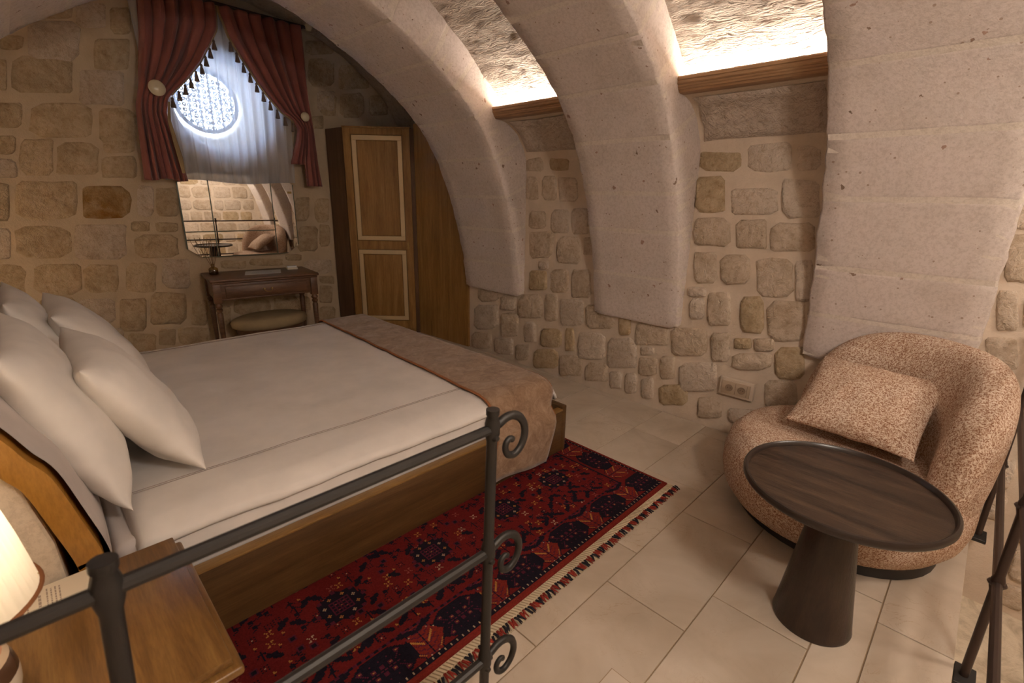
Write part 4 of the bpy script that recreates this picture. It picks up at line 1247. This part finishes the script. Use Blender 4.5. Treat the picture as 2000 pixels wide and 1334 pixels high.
# ---- mirror made of cut plates
YM = 5.168
MT = 0.070
def mfn(a, b, h): return (a, h - (a - 1.075) * MT, b)
mir = thing('wall_mirror', (1.55, YM, 0.87), 'frameless mirror with clipped corners and dark dividing lines over the dressing table', 'mirror')
MX, MZ = (1.075, 2.045), (0.875, 1.62)
cx_ = 0.115
outl = [(MX[0], MZ[0] + 0.085), (MX[0] + cx_, MZ[0]), (MX[1] - cx_, MZ[0]), (MX[1], MZ[0] + 0.085), (MX[1], MZ[1] - 0.085), (MX[1] - cx_, MZ[1]), (MX[0] + cx_, MZ[1]), (MX[0], MZ[1] - 0.085)]
MB().prism(outl, YM + 0.004, YM + 0.014, mfn).build('backing', MIRROR_LINE, mir, smooth=0)
def clip_poly(poly, x0, x1, z0, z1):
    def cut(P, f):
        out = []
        for i in range(len(P)):
            a, b = P[i], P[(i + 1) % len(P)]
            fa, fb = f(a), f(b)
            if fa >= 0: out.append(a)
            if fa * fb < 0:
                t = fa / (fa - fb); out.append((a[0] + (b[0] - a[0]) * t, a[1] + (b[1] - a[1]) * t))
        return out
    for f in (lambda p: p[0] - x0, lambda p: x1 - p[0], lambda p: p[1] - z0, lambda p: z1 - p[1]):
        poly = cut(poly, f)
        if len(poly) < 3: return None
    return poly
xs_ = [MX[0] + 0.004, 1.313, 1.835, MX[1] - 0.004]
for i in range(3):
    zs_ = [MZ[0] + 0.004, 1.108, MZ[1] - 0.004] if i < 2 else [MZ[0] + 0.004, MZ[1] - 0.004]
    for j in range(len(zs_) - 1):
        g = 0.0045
        pl = clip_poly(outl, xs_[i] + g, xs_[i + 1] - g, zs_[j] + g, zs_[j + 1] - g)
        if pl: MB().prism(pl, YM, YM + 0.005, mfn).build('mirror_plate', MIRROR, mir, smooth=0)
MB().box(1.985, YM - 0.078, 1.455, 2.02, YM - 0.060, 1.475).build('clip', BRASS, mir)

# ---- curtains
ROD_Z, ROD_Y = 2.962, 5.02
rod = thing('curtain_rod', (1.5, ROD_Y, ROD_Z), 'dark iron curtain rod with a pale wooden ball at its end', 'curtain rod')
MB().tube([(0.62, ROD_Y, ROD_Z + 0.0), (2.275, ROD_Y, ROD_Z - 0.020)], 0.013, 10).build('pole', IRON_BR, rod)
for x in (0.58, 2.305):
    MB().lathe([(0.0, -0.038), (0.022, -0.032), (0.036, -0.012), (0.038, 0.006), (0.028, 0.028), (0.012, 0.037), (0.0, 0.038)], (x, ROD_Y, ROD_Z - 0.012), 18).build('finial', IVORY, rod)
for x in (0.75, 2.25):
    MB().tube([(x, 5.195, ROD_Z - 0.03), (x, 5.12, ROD_Z - 0.03), (x, ROD_Y, ROD_Z - 0.022)], 0.009, 6).build('bracket', IRON_BR, rod)
def lerp(a, b, t): return a + (b - a) * t
def curtain(name, outer, inner, folds, seed, label, hook, zb_fn, dirn):
    """outer / inner: lists of (z, x) of both edges, from the rod to the hem"""
    zo, xo = [p[0] for p in outer][::-1], [p[1] for p in outer][::-1]
    zi, xi = [p[0] for p in inner][::-1], [p[1] for p in inner][::-1]
    nu, nv = folds * 10 + 1, 60
    tie = hook[2]
    def fn(u, v):
        zt, zb = ROD_Z - 0.026, zb_fn(u)
        z = lerp(zt, zb, v)
        # the draped cloth sags towards the hook: shift levels of the inner part
        a, b = np.interp(z, zo, xo), np.interp(z, zi, xi)
        x = lerp(a, b, u)
        width = abs(b - a)
        amp = min(0.045, 0.010 + 0.030 * (1.0 if z > tie else 0.8))
        near = math.exp(-((z - tie) / 0.12) ** 2)
        ph = 2 * PI * folds * u + seed
        y = 5.010 + amp * (1 - 0.45 * near) * math.sin(ph) + 0.012 * math.sin(2.3 * ph + 3 * z) * (1 - near)
        x += 0.25 * amp * math.cos(ph) * width / 0.4 * dirn
        y -= 0.03 * near
        return (x, y, z)
    mb = MB().grid(fn, nu, nv)
    o = mb.build(name, CURTAIN, smooth=80)
    sol = o.modifiers.new('thick', 'SOLIDIFY'); sol.thickness = 0.004
    tag(o, label, 'curtain', 'window curtains')
    return o, fn, nu, nv
cl, fl, nu_, nv_ = curtain('curtain', [(2.97, 0.985), (2.6, 0.955), (2.25, 0.895), (2.1, 0.86), (1.54, 0.825)], [(2.97, 1.515), (2.86, 1.515), (2.76, 1.505), (2.65, 1.445), (2.48, 1.345), (2.345, 1.235), (2.24, 1.135), (2.17, 1.075), (2.05, 1.05), (1.8, 1.09), (1.54, 1.125)], 6, 0.4, 'dark red curtain gathered on an ivory knob, the one beside bare wall', (1.0, 4.98, 2.22), lambda u: 1.545 - 0.01 * math.sin(u * 9), 1)
cr_, fr_, nu_, nv_ = curtain('curtain', [(2.97, 2.235), (2.83, 2.24), (2.4, 2.24), (2.17, 2.245), (1.9, 2.27), (1.53, 2.305)], [(2.97, 1.545), (2.90, 1.545), (2.72, 1.600), (2.56, 1.692), (2.395, 1.80), (2.28, 1.885), (2.18, 1.965), (2.12, 2.06), (2.05, 2.115), (1.95, 2.10), (1.75, 2.03), (1.53, 2.02)], 6, 1.9, 'dark red curtain gathered on an ivory knob, the one beside the wardrobe', (2.17, 4.98, 2.15), lambda u: 1.53 + (0.20 if u > 0.52 else 0.0) * min(1, (u - 0.52) / 0.06), -1)
def knob(x, z, label, w):
    t = thing('tieback_knob', (x, 4.945, z), label, 'curtain knob', 'curtain knobs')
    o = MB().lathe([(0.0, 0.026), (w * 0.5, 0.024), (w * 0.85, 0.016), (w, 0.004), (w * 0.9, -0.008), (0.012, -0.010)], (0, 0, 0), 24)
    o.v = [(x + a, 4.925 - c, z + b) for a, b, c in o.v]
    o.build('knob', IVORY, t, smooth=60)
    MB().tube([(x, 4.94, z), (x, 5.19, z)], 0.008, 8).build('stem', BRASS, t)
knob(1.003, 2.225, 'ivory knob holding back the curtain beside bare wall', 0.058)
knob(2.155, 2.155, 'ivory knob holding back the curtain beside the wardrobe', 0.042)
# gold braid and tassels along the drawn edges
def braid(o, fn, z_lo):
    pts = []
    for j in range(nv_):
        p = fn(1.0, j / (nv_ - 1))
        if p[2] > z_lo: pts.append((p[0], p[1] - 0.006, p[2]))
    MB().tube(pts, 0.011, 6, flat=0.5).build('braid_trim', TRIM_GOLD, o)
    return pts
pl_ = braid(cl, fl, 2.18); pr_ = braid(cr_, fr_, 2.09)
tmesh = None
def tassel(o, p):
    global tmesh
    if tmesh is None:
        mb = MB().lathe([(0.002, 0.0), (0.002, -0.022), (0.008, -0.026), (0.011, -0.036), (0.008, -0.044), (0.011, -0.050), (0.019, -0.090), (0.020, -0.100), (0.0, -0.101)], (0, 0, 0), 9)
        t = mb.build('tassel', TASSEL, smooth=50); tmesh = t.data
        t.parent = o; t.location = p; return
    t = bpy.data.objects.new('tassel', tmesh); COL.objects.link(t); t.parent = o; t.location = p
for (o, pts, lo, hi) in ((cl, pl_, 2.19, 2.70), (cr_, pr_, 2.11, 2.72)):
    d = [0]
    sel = [p for p in pts if lo <= p[2] <= hi]
    for a, b in zip(sel[:-1], sel[1:]): d.append(d[-1] + math.dist(a, b))
    n_ = int(d[-1] / 0.078)
    for k in range(n_ + 1):
        s = d[-1] * k / n_
        tassel(o, tuple(float(np.interp(s, d, [p[i] for p in sel])) + (-0.004 if i == 1 else 0) for i in range(3)))
# braid hanging below the hook of the nearer curtain
MB().tube([(1.075, 4.955, 2.14), (1.055, 4.95, 2.0), (1.07, 4.945, 1.85), (1.088, 4.945, 1.72), (1.095, 4.945, 1.60)], [0.008, 0.012, 0.017, 0.020, 0.012], 7, flat=0.6).build('braid_tail', TRIM_GOLD, cl)
# sheer
def fn(u, v):
    z = lerp(2.94, 1.545 + 0.012 * math.sin(u * 8), v)
    x = lerp(0.93 + 0.05 * v, 2.10 - 0.045 * v, u)
    ph = 2 * PI * 13 * u + 1.2 * math.sin(u * 11)
    return (x + 0.007 * math.cos(ph), 5.078 + 0.013 * math.sin(ph) + 0.005 * math.sin(ph * 2 + 3 * v), z)
tag(MB().grid(fn, 260, 16).build('sheer_curtain', SHEER, smooth=80), 'pleated white sheer curtain in front of the round window', 'curtain')

# ---- rug
RX0, RX1, RY0, RY1, CELL = 0.20, 2.215, 0.987, 1.97, 0.005
RW, RH = int((RX1 - RX0) / CELL), int((RY1 - RY0) / CELL)
PAL = np.array([(0.120, 0.010, 0.009), (0.011, 0.008, 0.014), (0.34, 0.155, 0.035), (0.36, 0.26, 0.16), (0.080, 0.012, 0.024), (0.22, 0.055, 0.04), (0.165, 0.018, 0.012)])
RED, NAVY, GOLD, CREAM, PLUM, ROSE, BRED = range(7)
IM = np.full((RH, RW), RED, int)
def dot(i, j, c, r=0):
    if 0 <= i < RH and 0 <= j < RW: IM[max(0, i - r):i + r + 1, max(0, j - r):j + r + 1] = c
def line(i0, j0, i1, j1, c, w=0):
    n = int(max(abs(i1 - i0), abs(j1 - j0))) + 1
    for k in range(n + 1):
        dot(int(round(i0 + (i1 - i0) * k / n)), int(round(j0 + (j1 - j0) * k / n)), c, w)
def flower(i, j, c, m=None):
    for a, b in ((1, 1), (1, -1), (-1, 1), (-1, -1), (2, 2), (2, -2), (-2, 2), (-2, -2), (2, 1), (-2, -1)):
        dot(i + a, j + b, c)
    dot(i, j, m if m is not None else RED)
def hexblock(i, j):
    for a in range(-13, 14):
        w = 22 - max(0, abs(a) - 6) * 1.6
        for b in range(-22, 23):
            if abs(b) <= w: dot(i + a, j + b, NAVY)
    for a in (-8, -3, 3, 8):
        for b in (-13, -6, 0, 6, 13):
            dot(i + a, j + b, PLUM, 1 if (a + b) % 2 else 0)
            if (a in (-3, 3)) and b in (-6, 6) or (a in (-8, 8) and b in (-13, 13)): dot(i + a, j + b, GOLD, 0); dot(i + a, j + b + 1, ROSE, 0)
    for b in range(-12, 13):
        dot(i, j + b, PLUM if b % 3 else NAVY)
    for k in range(3, 9):
        for s in (-1, 1):
            for q in (-1, 1):
                dot(i + s * k, j + q * (k + 7), PLUM)
def leaf(i, j, fl=1):
    for a in range(-14, 15):
        w = 15 - abs(a) * 0.75
        for b in range(-18, 19):
            if abs(b) <= w: dot(i + a, j + b, BRED)
            elif abs(b) <= w + 1: dot(i + a, j + b, NAVY)
    line(i - 14, j, i + 13, j, NAVY)
    for k in range(-12, 13, 4):
        line(i + k, j, i + k + 5, j + 9, PLUM); line(i + k, j, i + k + 5, j - 9, PLUM)
    for s in (-1, 1):
        line(i - 2, j + s * 2, i + 4, j + s * 8, GOLD, 0); line(i - 1, j + s * 2, i + 5, j + s * 8, GOLD, 0)
        line(i - 10, j + s * 6, i - 6, j + s * 10, GOLD, 0)
        dot(i + 9, j + s * 7, CREAM); dot(i + 6, j + s * 11, CREAM); dot(i - 12, j + s * 3, CREAM)
def star(i, j):
    for a in range(-17, 18):
        for b in range(-20, 21):
            m = max(abs(a) * 1.1, abs(b)); d = (abs(a) * 1.1 + abs(b)) * 0.74
            if min(m, d) <= 14.2 and max(m, d) <= 19: dot(i + a, j + b, NAVY)
    for k in range(8):
        a = k * PI / 4 + PI / 8
        fi, fj = i + int(round(10.5 * math.sin(a))), j + int(round(12 * math.cos(a)))
        for da, db in ((1, 0), (-1, 0), (0, 1), (0, -1)): dot(fi + da, fj + db, GOLD if k % 3 else CREAM)
        dot(fi, fj, ROSE)
        fi, fj = i + int(round(15 * math.sin(a + PI / 8))), j + int(round(17 * math.cos(a + PI / 8)))
        dot(fi, fj, PLUM, 1)
    for a in range(-6, 7):
        for b in range(-7, 8):
            if abs(a) <= 6 and abs(b) <= 7: dot(i + a, j + b, PLUM if (abs(a) in (6, 3, 0) or abs(b) in (7, 4, 1)) else NAVY)
    dot(i, j, GOLD); 
    for a, b in ((3, 3), (3, -3), (-3, 3), (-3, -3)): dot(i + a, j + b, ROSE)
J = lambda x: int((x - RX0) / CELL)
I = lambda y: int((y - RY0) / CELL)
# field: rows of little flowers and branches
rr = random.Random(8)
for y in np.arange(1.205, 1.95, 0.040):
    for k, x in enumerate(np.arange(0.22, 2.02, 0.046)):
        jx = J(x) + rr.randint(-2, 2); iy = I(y) + rr.randint(-2, 2)
        p = rr.random()
        if p < 0.20: flower(iy, jx, rr.choice([GOLD, CREAM, GOLD, ROSE]))
        elif p < 0.36:
            for a in range(8): dot(iy + int(round(2.4 * math.sin(a * PI / 4))), jx + int(round(2.4 * math.cos(a * PI / 4))), NAVY)
            dot(iy, jx, rr.choice([CREAM, ROSE, PLUM]))
        elif p < 0.66:
            s = rr.choice((-1, 1)); line(iy, jx, iy + 5, jx + 6 * s, NAVY, 1 if rr.random() < .4 else 0); dot(iy + 4, jx + 2 * s, NAVY, 1)
        elif p < 0.78: line(iy - 4, jx, iy + 4, jx, NAVY); line(iy, jx - 3, iy + 3, jx, NAVY); line(iy, jx + 3, iy + 3, jx, NAVY)
        elif p < 0.88: dot(iy, jx, PLUM, 2); dot(iy, jx, NAVY, 1)
        elif p < 0.95: dot(iy, jx, GOLD); dot(iy + 1, jx, GOLD); dot(iy, jx + 1, GOLD); dot(iy - 2, jx, NAVY)
for x in (1.794, 1.418, 0.995, 0.593): star(I(1.43), J(x))
for x in (1.60, 1.21, 0.80, 0.4): star(I(1.80), J(x))
for x in np.arange(0.30, 2.0, 0.155):           # dark sprays rising from the border
    j, i = J(x), I(1.20)
    line(i, j, i + 16, j, NAVY); line(i + 4, j, i + 13, j + 9, NAVY); line(i + 4, j, i + 13, j - 9, NAVY)
    for a, b in ((13, 9), (13, -9), (17, 0), (10, 6), (10, -6)):
        dot(i + a, j + b, NAVY, 1); dot(i + a, j + b, PLUM)
    line(i + 2, j - 12, i + 7, j - 5, NAVY, 1); line(i + 2, j + 12, i + 7, j + 5, NAVY, 1)
# border along the fringe side and along the end
b0, b1 = I(1.030), I(1.168)
IM[b0:b1, :] = RED
for j in range(RW):
    IM[b1:b1 + 2, j] = NAVY if (j // 3) % 2 else PLUM
e0 = J(2.19); e1 = J(2.03)
IM[b1:, e1:] = RED
IM[b1:, e1 - 2:e1] = NAVY
for k, x in enumerate(np.arange(2.115, 0.2, -0.1545)):
    (hexblock if k % 2 == 0 else leaf)(I(1.096), J(x))
    if k % 2: line(I(1.165), J(x) - 12, I(1.150), J(x) - 2, NAVY, 1); line(I(1.165), J(x) + 12, I(1.150), J(x) + 2, NAVY, 1)
T_ = IM.copy()
for k, y in enumerate(np.arange(1.25, 1.96, 0.155)):
    sub = IM
    SAVE = IM
    IM = np.full((60, 60), -1, int); RHs, RWs = RH, RW; RH, RW = 60, 60
    (leaf if k % 2 == 0 else hexblock)(30, 30)
    M_ = IM.T[::-1, :]
    IM = SAVE; RH, RW = RHs, RWs
    ci, cj = I(y), J(2.108)
    for a in range(60):
        for b in range(60):
            if M_[a, b] >= 0 and b1 + 3 <= ci + a - 30 < RH and e1 <= cj + b - 30 < RW: IM[ci + a - 30, cj + b - 30] = M_[a, b]
# guard stripes with white dots, plain red outer bands
g0 = I(1.012)
IM[:g0, :] = BRED; IM[g0:g0 + 4, :] = NAVY
IM[g0:, e0:] = BRED; IM[g0:, e0 - 3:e0] = NAVY
for j in range(0, e0, 5): dot(g0 + 1, j, CREAM); dot(g0 + 2, j, CREAM)
for i in range(g0, RH, 5): dot(i, e0 - 2, CREAM)
# the wool: one quad for each knot
gx = np.linspace(RX0, RX1, RW + 1); gy = np.linspace(RY0, RY1, RH + 1)
VX, VY = np.meshgrid(gx, gy)
VZ = np.full_like(VX, 0.0115)
VZ[0, :] = 0.001; VZ[-1, :] = 0.001; VZ[:, 0] = 0.001; VZ[:, -1] = 0.001
co = np.c_[VX.ravel(), VY.ravel(), VZ.ravel()]
idx = np.arange((RH + 1) * (RW + 1)).reshape(RH + 1, RW + 1)
F = np.stack([idx[:-1, :-1], idx[:-1, 1:], idx[1:, 1:], idx[1:, :-1]], -1).reshape(-1, 4)
rug = thing('rug', (1.2, 1.3, 0), 'red oriental rug with navy geometric motifs and fringe under the bed edge', 'rug')
me = bpy.data.meshes.new('rug_pile')
me.from_pydata((co - np.array([1.2, 1.3, 0])).tolist(), [], F.tolist())
rgb = PAL[IM.ravel()]
rgb = rgb * np.random.default_rng(1).uniform(0.85, 1.15, (len(rgb), 1))
ca = me.color_attributes.new('knots', 'FLOAT_COLOR', 'CORNER')
ca.data.foreach_set('color', np.c_[np.repeat(rgb, 4, axis=0), np.ones(len(rgb) * 4)].astype(np.float32).ravel())
me.materials.append(RUGM)
o = bpy.data.objects.new('rug_pile', me); COL.objects.link(o); o.parent = rug
mb = MB().box(RX0, 0.956, 0.001, RX1 + 0.006, RY0 + 0.001, 0.008)
kil = mb.build('woven_end', RUG_CREAM, rug, bevel=0.002, bseg=1)
mb = MB()
for k in range(150):                          # chain stitch on the woven end
    x = RX0 + 0.0135 * k
    if x > RX1 - 0.01: break
    mb.tube([(x, 0.984, 0.0085), (x + 0.006, 0.971, 0.0095), (x + 0.013, 0.958, 0.0085)], 0.0022, 4)
tag(mb.build('chain_stitch', m_cloth('sand_wool', (0.36, 0.27, 0.17)), kil), kind='stuff')
tv = []
for s in range(3):
    q = random.Random(20 + s)
    mb = MB()
    for a in range(3):
        x0 = (a - 1) * 0.0035
        mb.tube([(x0, 0.002, 0.006), (x0 + q.uniform(-.003, .003), -0.014, 0.006), (x0 + q.uniform(-.006, .006), -0.036, 0.003)], [0.0022, 0.0024, 0.0016], 4)
    t = mb.build('fringe_strand', RUG_CREAM); tv.append(t.data); bpy.data.objects.remove(t)
tk = []
for s in range(4):
    q = random.Random(40 + s)
    mb = MB()
    for a in range(2):
        x0 = (a - 0.5) * 0.005
        mb.tube([(x0, 0.008, 0.0085), (x0 + q.uniform(-.003, .003), -0.008, 0.0105), (x0 + q.uniform(-.008, .008), -0.026, 0.0055)], [0.0022, 0.0036, 0.0016], 5)
    t = mb.build('fringe_tuft', RUG_RED if s % 2 else RUG_BLK); tk.append(t.data); bpy.data.objects.remove(t)
q = random.Random(4)
x = RX0 + 0.01
k = 0
while x < RX1 + 0.004:
    f = bpy.data.objects.new('fringe_strand', tv[k % 3]); COL.objects.link(f); f.parent = rug
    f.location = (x - 1.2, 0.955 - 1.3, 0); f.rotation_euler = (0, 0, q.uniform(-.25, .35))
    c = bpy.data.objects.new('fringe_tuft', tk[(2 if q.random() < .5 else 0) + ((k // 2) % 2)]); COL.objects.link(c); c.parent = rug
    c.location = (x - 1.2 + 0.005, 0.945 - 1.3 + q.uniform(-.003, .003), 0.001); c.rotation_euler = (0, 0, q.uniform(-.4, .5))
    x += 0.0142; k += 1

# ---- side table
tb = thing('side_table', (1.80, 0.203, 0), 'round smoked oak side table with a raised rim on a cone foot', 'table')
tcx, tcy = 1.80, 0.203
MB().lathe([(0.124, 0.0), (0.126, 0.006), (0.124, 0.012), (0.100, 0.20), (0.075, 0.40), (0.062, 0.50), (0.066, 0.528)], (tcx - 0.005, tcy, 0), 48).build('cone_foot', WOOD_TC, tb, smooth=40)
MB().lathe([(0.0, 0.528), (0.275, 0.528), (0.288, 0.532), (0.288, 0.5425), (0.0, 0.5425)], (tcx, tcy, 0), 72).build('table_top', WOOD_TB, tb, smooth=40)
MB().lathe([(0.284, 0.529), (0.298, 0.532), (0.303, 0.540), (0.303, 0.552), (0.300, 0.558), (0.294, 0.559), (0.289, 0.554), (0.286, 0.5425)], (tcx, tcy, 0), 72, caps=False).build('rim', WOOD_TR, tb, smooth=50)

# ---- armchair
CC = Vector((2.53, 0.318, 0)); fa = math.radians(155)
cf = Vector((math.cos(fa), math.sin(fa), 0)); cs = Vector((-cf.y, cf.x, 0))
def cp(a, b, z): return tuple(CC + cf * a + cs * b + Vector((0, 0, z)))
ch = thing('armchair', tuple(CC), 'rounded lounge chair in rust and cream tweed by the stone arch', 'armchair')
def seat_pt(u, v):
    prof = [(0.0, 0.045), (0.78, 0.05), (0.88, 0.07), (0.965, 0.13), (1.0, 0.20), (1.0, 0.27), (0.965, 0.345), (0.88, 0.395), (0.74, 0.415), (0.5, 0.412), (0.25, 0.405), (0.0, 0.402)]
    i = v * (len(prof) - 1); k = min(int(i), len(prof) - 2); t = i - k
    r = lerp(prof[k][0], prof[k + 1][0], t); z = lerp(prof[k][1], prof[k + 1][1], t)
    a = 2 * PI * u
    rad = r * (1 + 0.02 * math.cos(2 * a))
    A = 0.455 if math.cos(a) > 0 else 0.43
    return cp(rad * A * math.cos(a) + 0.03 * math.cos(a) * r, rad * 0.505 * math.sin(a), z + 0.004 * nz((u * 6, v * 4, 1), 1.0))
MB().grid(seat_pt, 56, 34, cu=True).build('seat', TWEED, ch, smooth=80)
def back_pt(u, v):
    ph = math.radians(-66 + 170 * u)
    e = abs(2 * u - 1)
    top = 0.395 + 0.485 * (1 - e ** 3.2) ** 0.62
    bot = 0.17 + 0.02 * e
    tt = 0.105 * (1 - 0.45 * e ** 3) * (1 - e ** 14) + 0.002
    zc, hh = (top + bot) / 2, (top - bot) / 2 * (1 - e ** 16) + 0.004
    psi = 2 * PI * v
    c, s = math.cos(psi), math.sin(psi)
    ex = 0.72
    dz = hh * math.copysign(abs(s) ** ex, s)
    dr = tt * math.copysign(abs(c) ** 0.8, c)
    z = zc + dz
    lean = 0.10 * (z - 0.3) * math.cos(ph * 0.5)
    R1, R2 = 0.330 + lean, 0.405 + lean * 0.6
    a = -(R1 + dr) * math.cos(ph); b = (R2 + dr) * math.sin(ph)
    return cp(a, b, z)
MB().grid(back_pt, 60, 40, cv=True).build('backrest', TWEED, ch, smooth=80)
MB().prism([cp(0.38 * math.cos(2 * PI * k / 40), 0.42 * math.sin(2 * PI * k / 40), 0)[:2] for k in range(40)], 0.0, 0.055).build('plinth', BLACK, ch, smooth=40, bevel=0.004, bseg=1)
# cushion
b1_, b2_, t1_, t2_ = Vector((2.455, 0.545, 0.445)), Vector((2.415, 0.105, 0.445)), Vector((2.79, 0.475, 0.67)), Vector((2.735, 0.01, 0.67))
O_ = (b1_ + b2_ + t1_ + t2_) / 4
U_ = ((b2_ - b1_) + (t2_ - t1_)).normalized(); V0 = ((t1_ - b1_) + (t2_ - b2_)).normalized()
N_ = U_.cross(V0).normalized(); N_ = N_ if N_.z > 0 else -N_
V_ = N_.cross(U_).normalized(); V_ = V_ if V_.dot(V0) > 0 else -V_
tag(pillow_mesh('cushion', TWEED, None, None, 0, 0, 0.15, 5.5, frame=(O_ + N_ * 0.045, U_, V_, N_, 0.49, 0.44), wr=0.8), 'square tweed cushion leaning on the back of the armchair', 'cushion')

# ---- railings
def rail_tube(name, pts, r, mat, parent, seg=10): return MB().tube(pts, r, seg).build(name, mat, parent)
RY_ = 0.71
RZ = (0.962, 0.642, 0.318)
ra = thing('railing', (0.66, RY_, 0), 'dark wrought iron railing with scrolled ends in front of the nightstand', 'railing')
def post(parent, top, bot, r, mat, joints):
    T, B = Vector(top), Vector(bot)
    zs = [B.z]
    for j in sorted(joints): zs += [j - 0.03, j - 0.012, j + 0.012, j + 0.03]
    zs += [T.z - 0.012, T.z]
    pts, rs = [], []
    for z in zs:
        t = (z - B.z) / (T.z - B.z)
        pts.append(tuple(B.lerp(T, t)))
        sw = any(abs(z - j) < 0.02 for j in joints)
        rs.append(r * (1.38 if sw else (1.22 if z >= T.z - 0.013 else 1.0)))
    return MB().tube(pts, rs, 14).build('post', mat, parent, smooth=60)
post(ra, (0.667, RY_, 1.008), (0.636, RY_, 0.0), 0.0125, IRON, RZ)
post(ra, (0.002, RY_, 1.008), (-0.055, RY_, 0.0), 0.0130, IRON, RZ)
for z in RZ:
    rail_tube('rail', [(-0.62, RY_, z + 0.004), (0.0, RY_, z + 0.002), (0.664, RY_, z)], 0.0115, IRON, ra)
    px = 0.636 + (0.667 - 0.636) * z / 1.008
    sp = [(0.004, 0.0), (0.022, 0.004), (0.045, 0.012), (0.070, 0.010), (0.092, -0.004), (0.106, -0.028), (0.107, -0.056), (0.095, -0.080), (0.074, -0.092), (0.054, -0.086), (0.044, -0.070), (0.046, -0.054), (0.058, -0.046), (0.068, -0.052)]
    CP = catmull(sp, 4)
    rs = [0.0095 * (1 - 0.35 * k / (len(CP) - 1)) for k in range(len(CP))]
    MB().tube([(px + a, RY_ + 0.002, z + b) for a, b in CP], rs, 8, flat=1.25).build('scroll', IRON, ra, smooth=60)
    MB().lathe([(0.0, 0.012), (0.007, 0.010), (0.010, 0.0)], (0, 0, 0), 10)
    rv = MB().lathe([(0.0, 0.010), (0.006, 0.008), (0.009, 0.0)], (0, 0, 0), 10)
    rv.v = [(px + a - 0.002, RY_ - 0.012 - c, z - 0.018 + b) for a, b, c in rv.v]
    rv.build('rivet', IRON, ra)
rb_ = thing('railing', (1.93, -0.213, 0), 'brown iron railing along the platform edge behind the side table', 'railing')
RY2, RZ2 = -0.214, (0.345, 0.615, 0.95)
for px in (0.92, 1.925, 2.93):
    post(rb_, (px + 0.015, RY2, 1.0), (px, RY2, -0.02), 0.0125, IRON_BR, RZ2)
    MB().box(px - 0.05, RY2 - 0.03, -0.035, px + 0.05, RY2 + 0.024, -0.018).build('foot_plate', BLACK, rb_, bevel=0.002, bseg=1)
    for z in RZ2:
        MB().tube([(px + 0.012 * z + 0.019 * math.cos(2 * PI * k / 16), RY2 + 0.019 * math.sin(2 * PI * k / 16), z) for k in range(17)], 0.005, 6, caps=False).build('ring_collar', IRON_BR, rb_)
for z in RZ2:
    rail_tube('rail', [(0.80, RY2, z), (3.03, RY2, z)], 0.0125, IRON_BR, rb_)

# ---- wall socket and floor plate
SOCK = m_plain('socket_shadow', (0.30, 0.21, 0.14), 0.5)
so = thing('wall_socket', (3.04, 0.985, 0.325), 'double beige wall socket low in the stone wall', 'socket')
MB().box(3.030, 0.885, 0.268, 3.062, 1.095, 0.385).build('wall_box', MORTAR, so, bevel=0.006)
MB().box(3.022, 0.905, 0.284, 3.034, 1.078, 0.366).build('cover_plate', PLASTIC, so, bevel=0.003)
for y in (1.030, 0.953):
    o = MB().lathe([(0.023, 0.0), (0.023, 0.003), (0.020, 0.003), (0.019, -0.002), (0.0, -0.002)], (0, 0, 0), 24)
    o.v = [(3.0215 - c, y + a, 0.325 + b) for a, b, c in o.v]
    s1 = o.build('socket_well', SOCK, so)
    o = MB().lathe([(0.0175, 0.0), (0.0175, 0.0012), (0.0, 0.0012)], (0, 0, 0), 20)
    o.v = [(3.0232 - c - 0.0, y + a, 0.325 + b) for a, b, c in o.v]
    o.build('socket_face', PLASTIC, s1)
    for dy in (-0.008, 0.008):
        o = MB().lathe([(0.003, 0.0), (0.003, 0.0008), (0.0, 0.0008)], (0, 0, 0), 8)
        o.v = [(3.0219 - c, y + dy + a, 0.325 + b) for a, b, c in o.v]
        o.build('pin_hole', PLASTIC_D, s1)
for y in (0.9915, 0.922):
    MB().box(3.0212, y - 0.0007, 0.290, 3.0225, y + 0.0007, 0.360).build('plate_joint', PLASTIC_D, so)
fp = thing('floor_plate', (1.05, 0.55, 0), 'small square pale cover plate let into the stone floor', 'plate')
MB().box(1.0, 0.50, 0.0003, 1.10, 0.60, 0.0022).build('plate_frame', GROUT, fp)
MB().box(1.003, 0.503, 0.0008, 1.097, 0.597, 0.0032).build('cover', m_plain('pale_cover', (0.60, 0.50, 0.40), 0.5), fp)

# ---- pendant lamps added unseen behind the viewer, to fill the room with light
def pendant(c, label, watts):
    t = thing('fill_pendant', (c[0], c[1], 2.66), label, 'lamp', 'added fill lamps')
    MB().tube([(c[0], c[1], 2.75), (c[0], c[1], c[2] + 0.18)], 0.004, 6).build('cord', BLACK, t)
    MB().lathe([(0.05, 2.68), (0.055, 2.645), (0.0, 2.64)], (c[0], c[1], 0), 16).build('ceiling_rose', IRON, t)
    MB().lathe([(0.03, 0.19), (0.035, 0.175), (0.03, 0.165)], c, 12).build('cap', BRASS, t)
    MB().lathe([(0.03, 0.168), (0.09, 0.14), (0.14, 0.08), (0.16, 0.0), (0.14, -0.08), (0.09, -0.14), (0.0, -0.165)], c, 28, caps=False).build('glass_globe', GLOBE, t, smooth=80)
    point_light('fill_glow', c, watts, (1.0, 0.93, 0.86), 0.15)
pendant((0.70, -0.75, 2.15), 'unseen frosted globe pendant added over the steps as fill light', 36.0)
pendant((2.30, -1.25, 2.05), 'unseen frosted globe pendant added beside the stone wall to light the lower floor', 20.0)
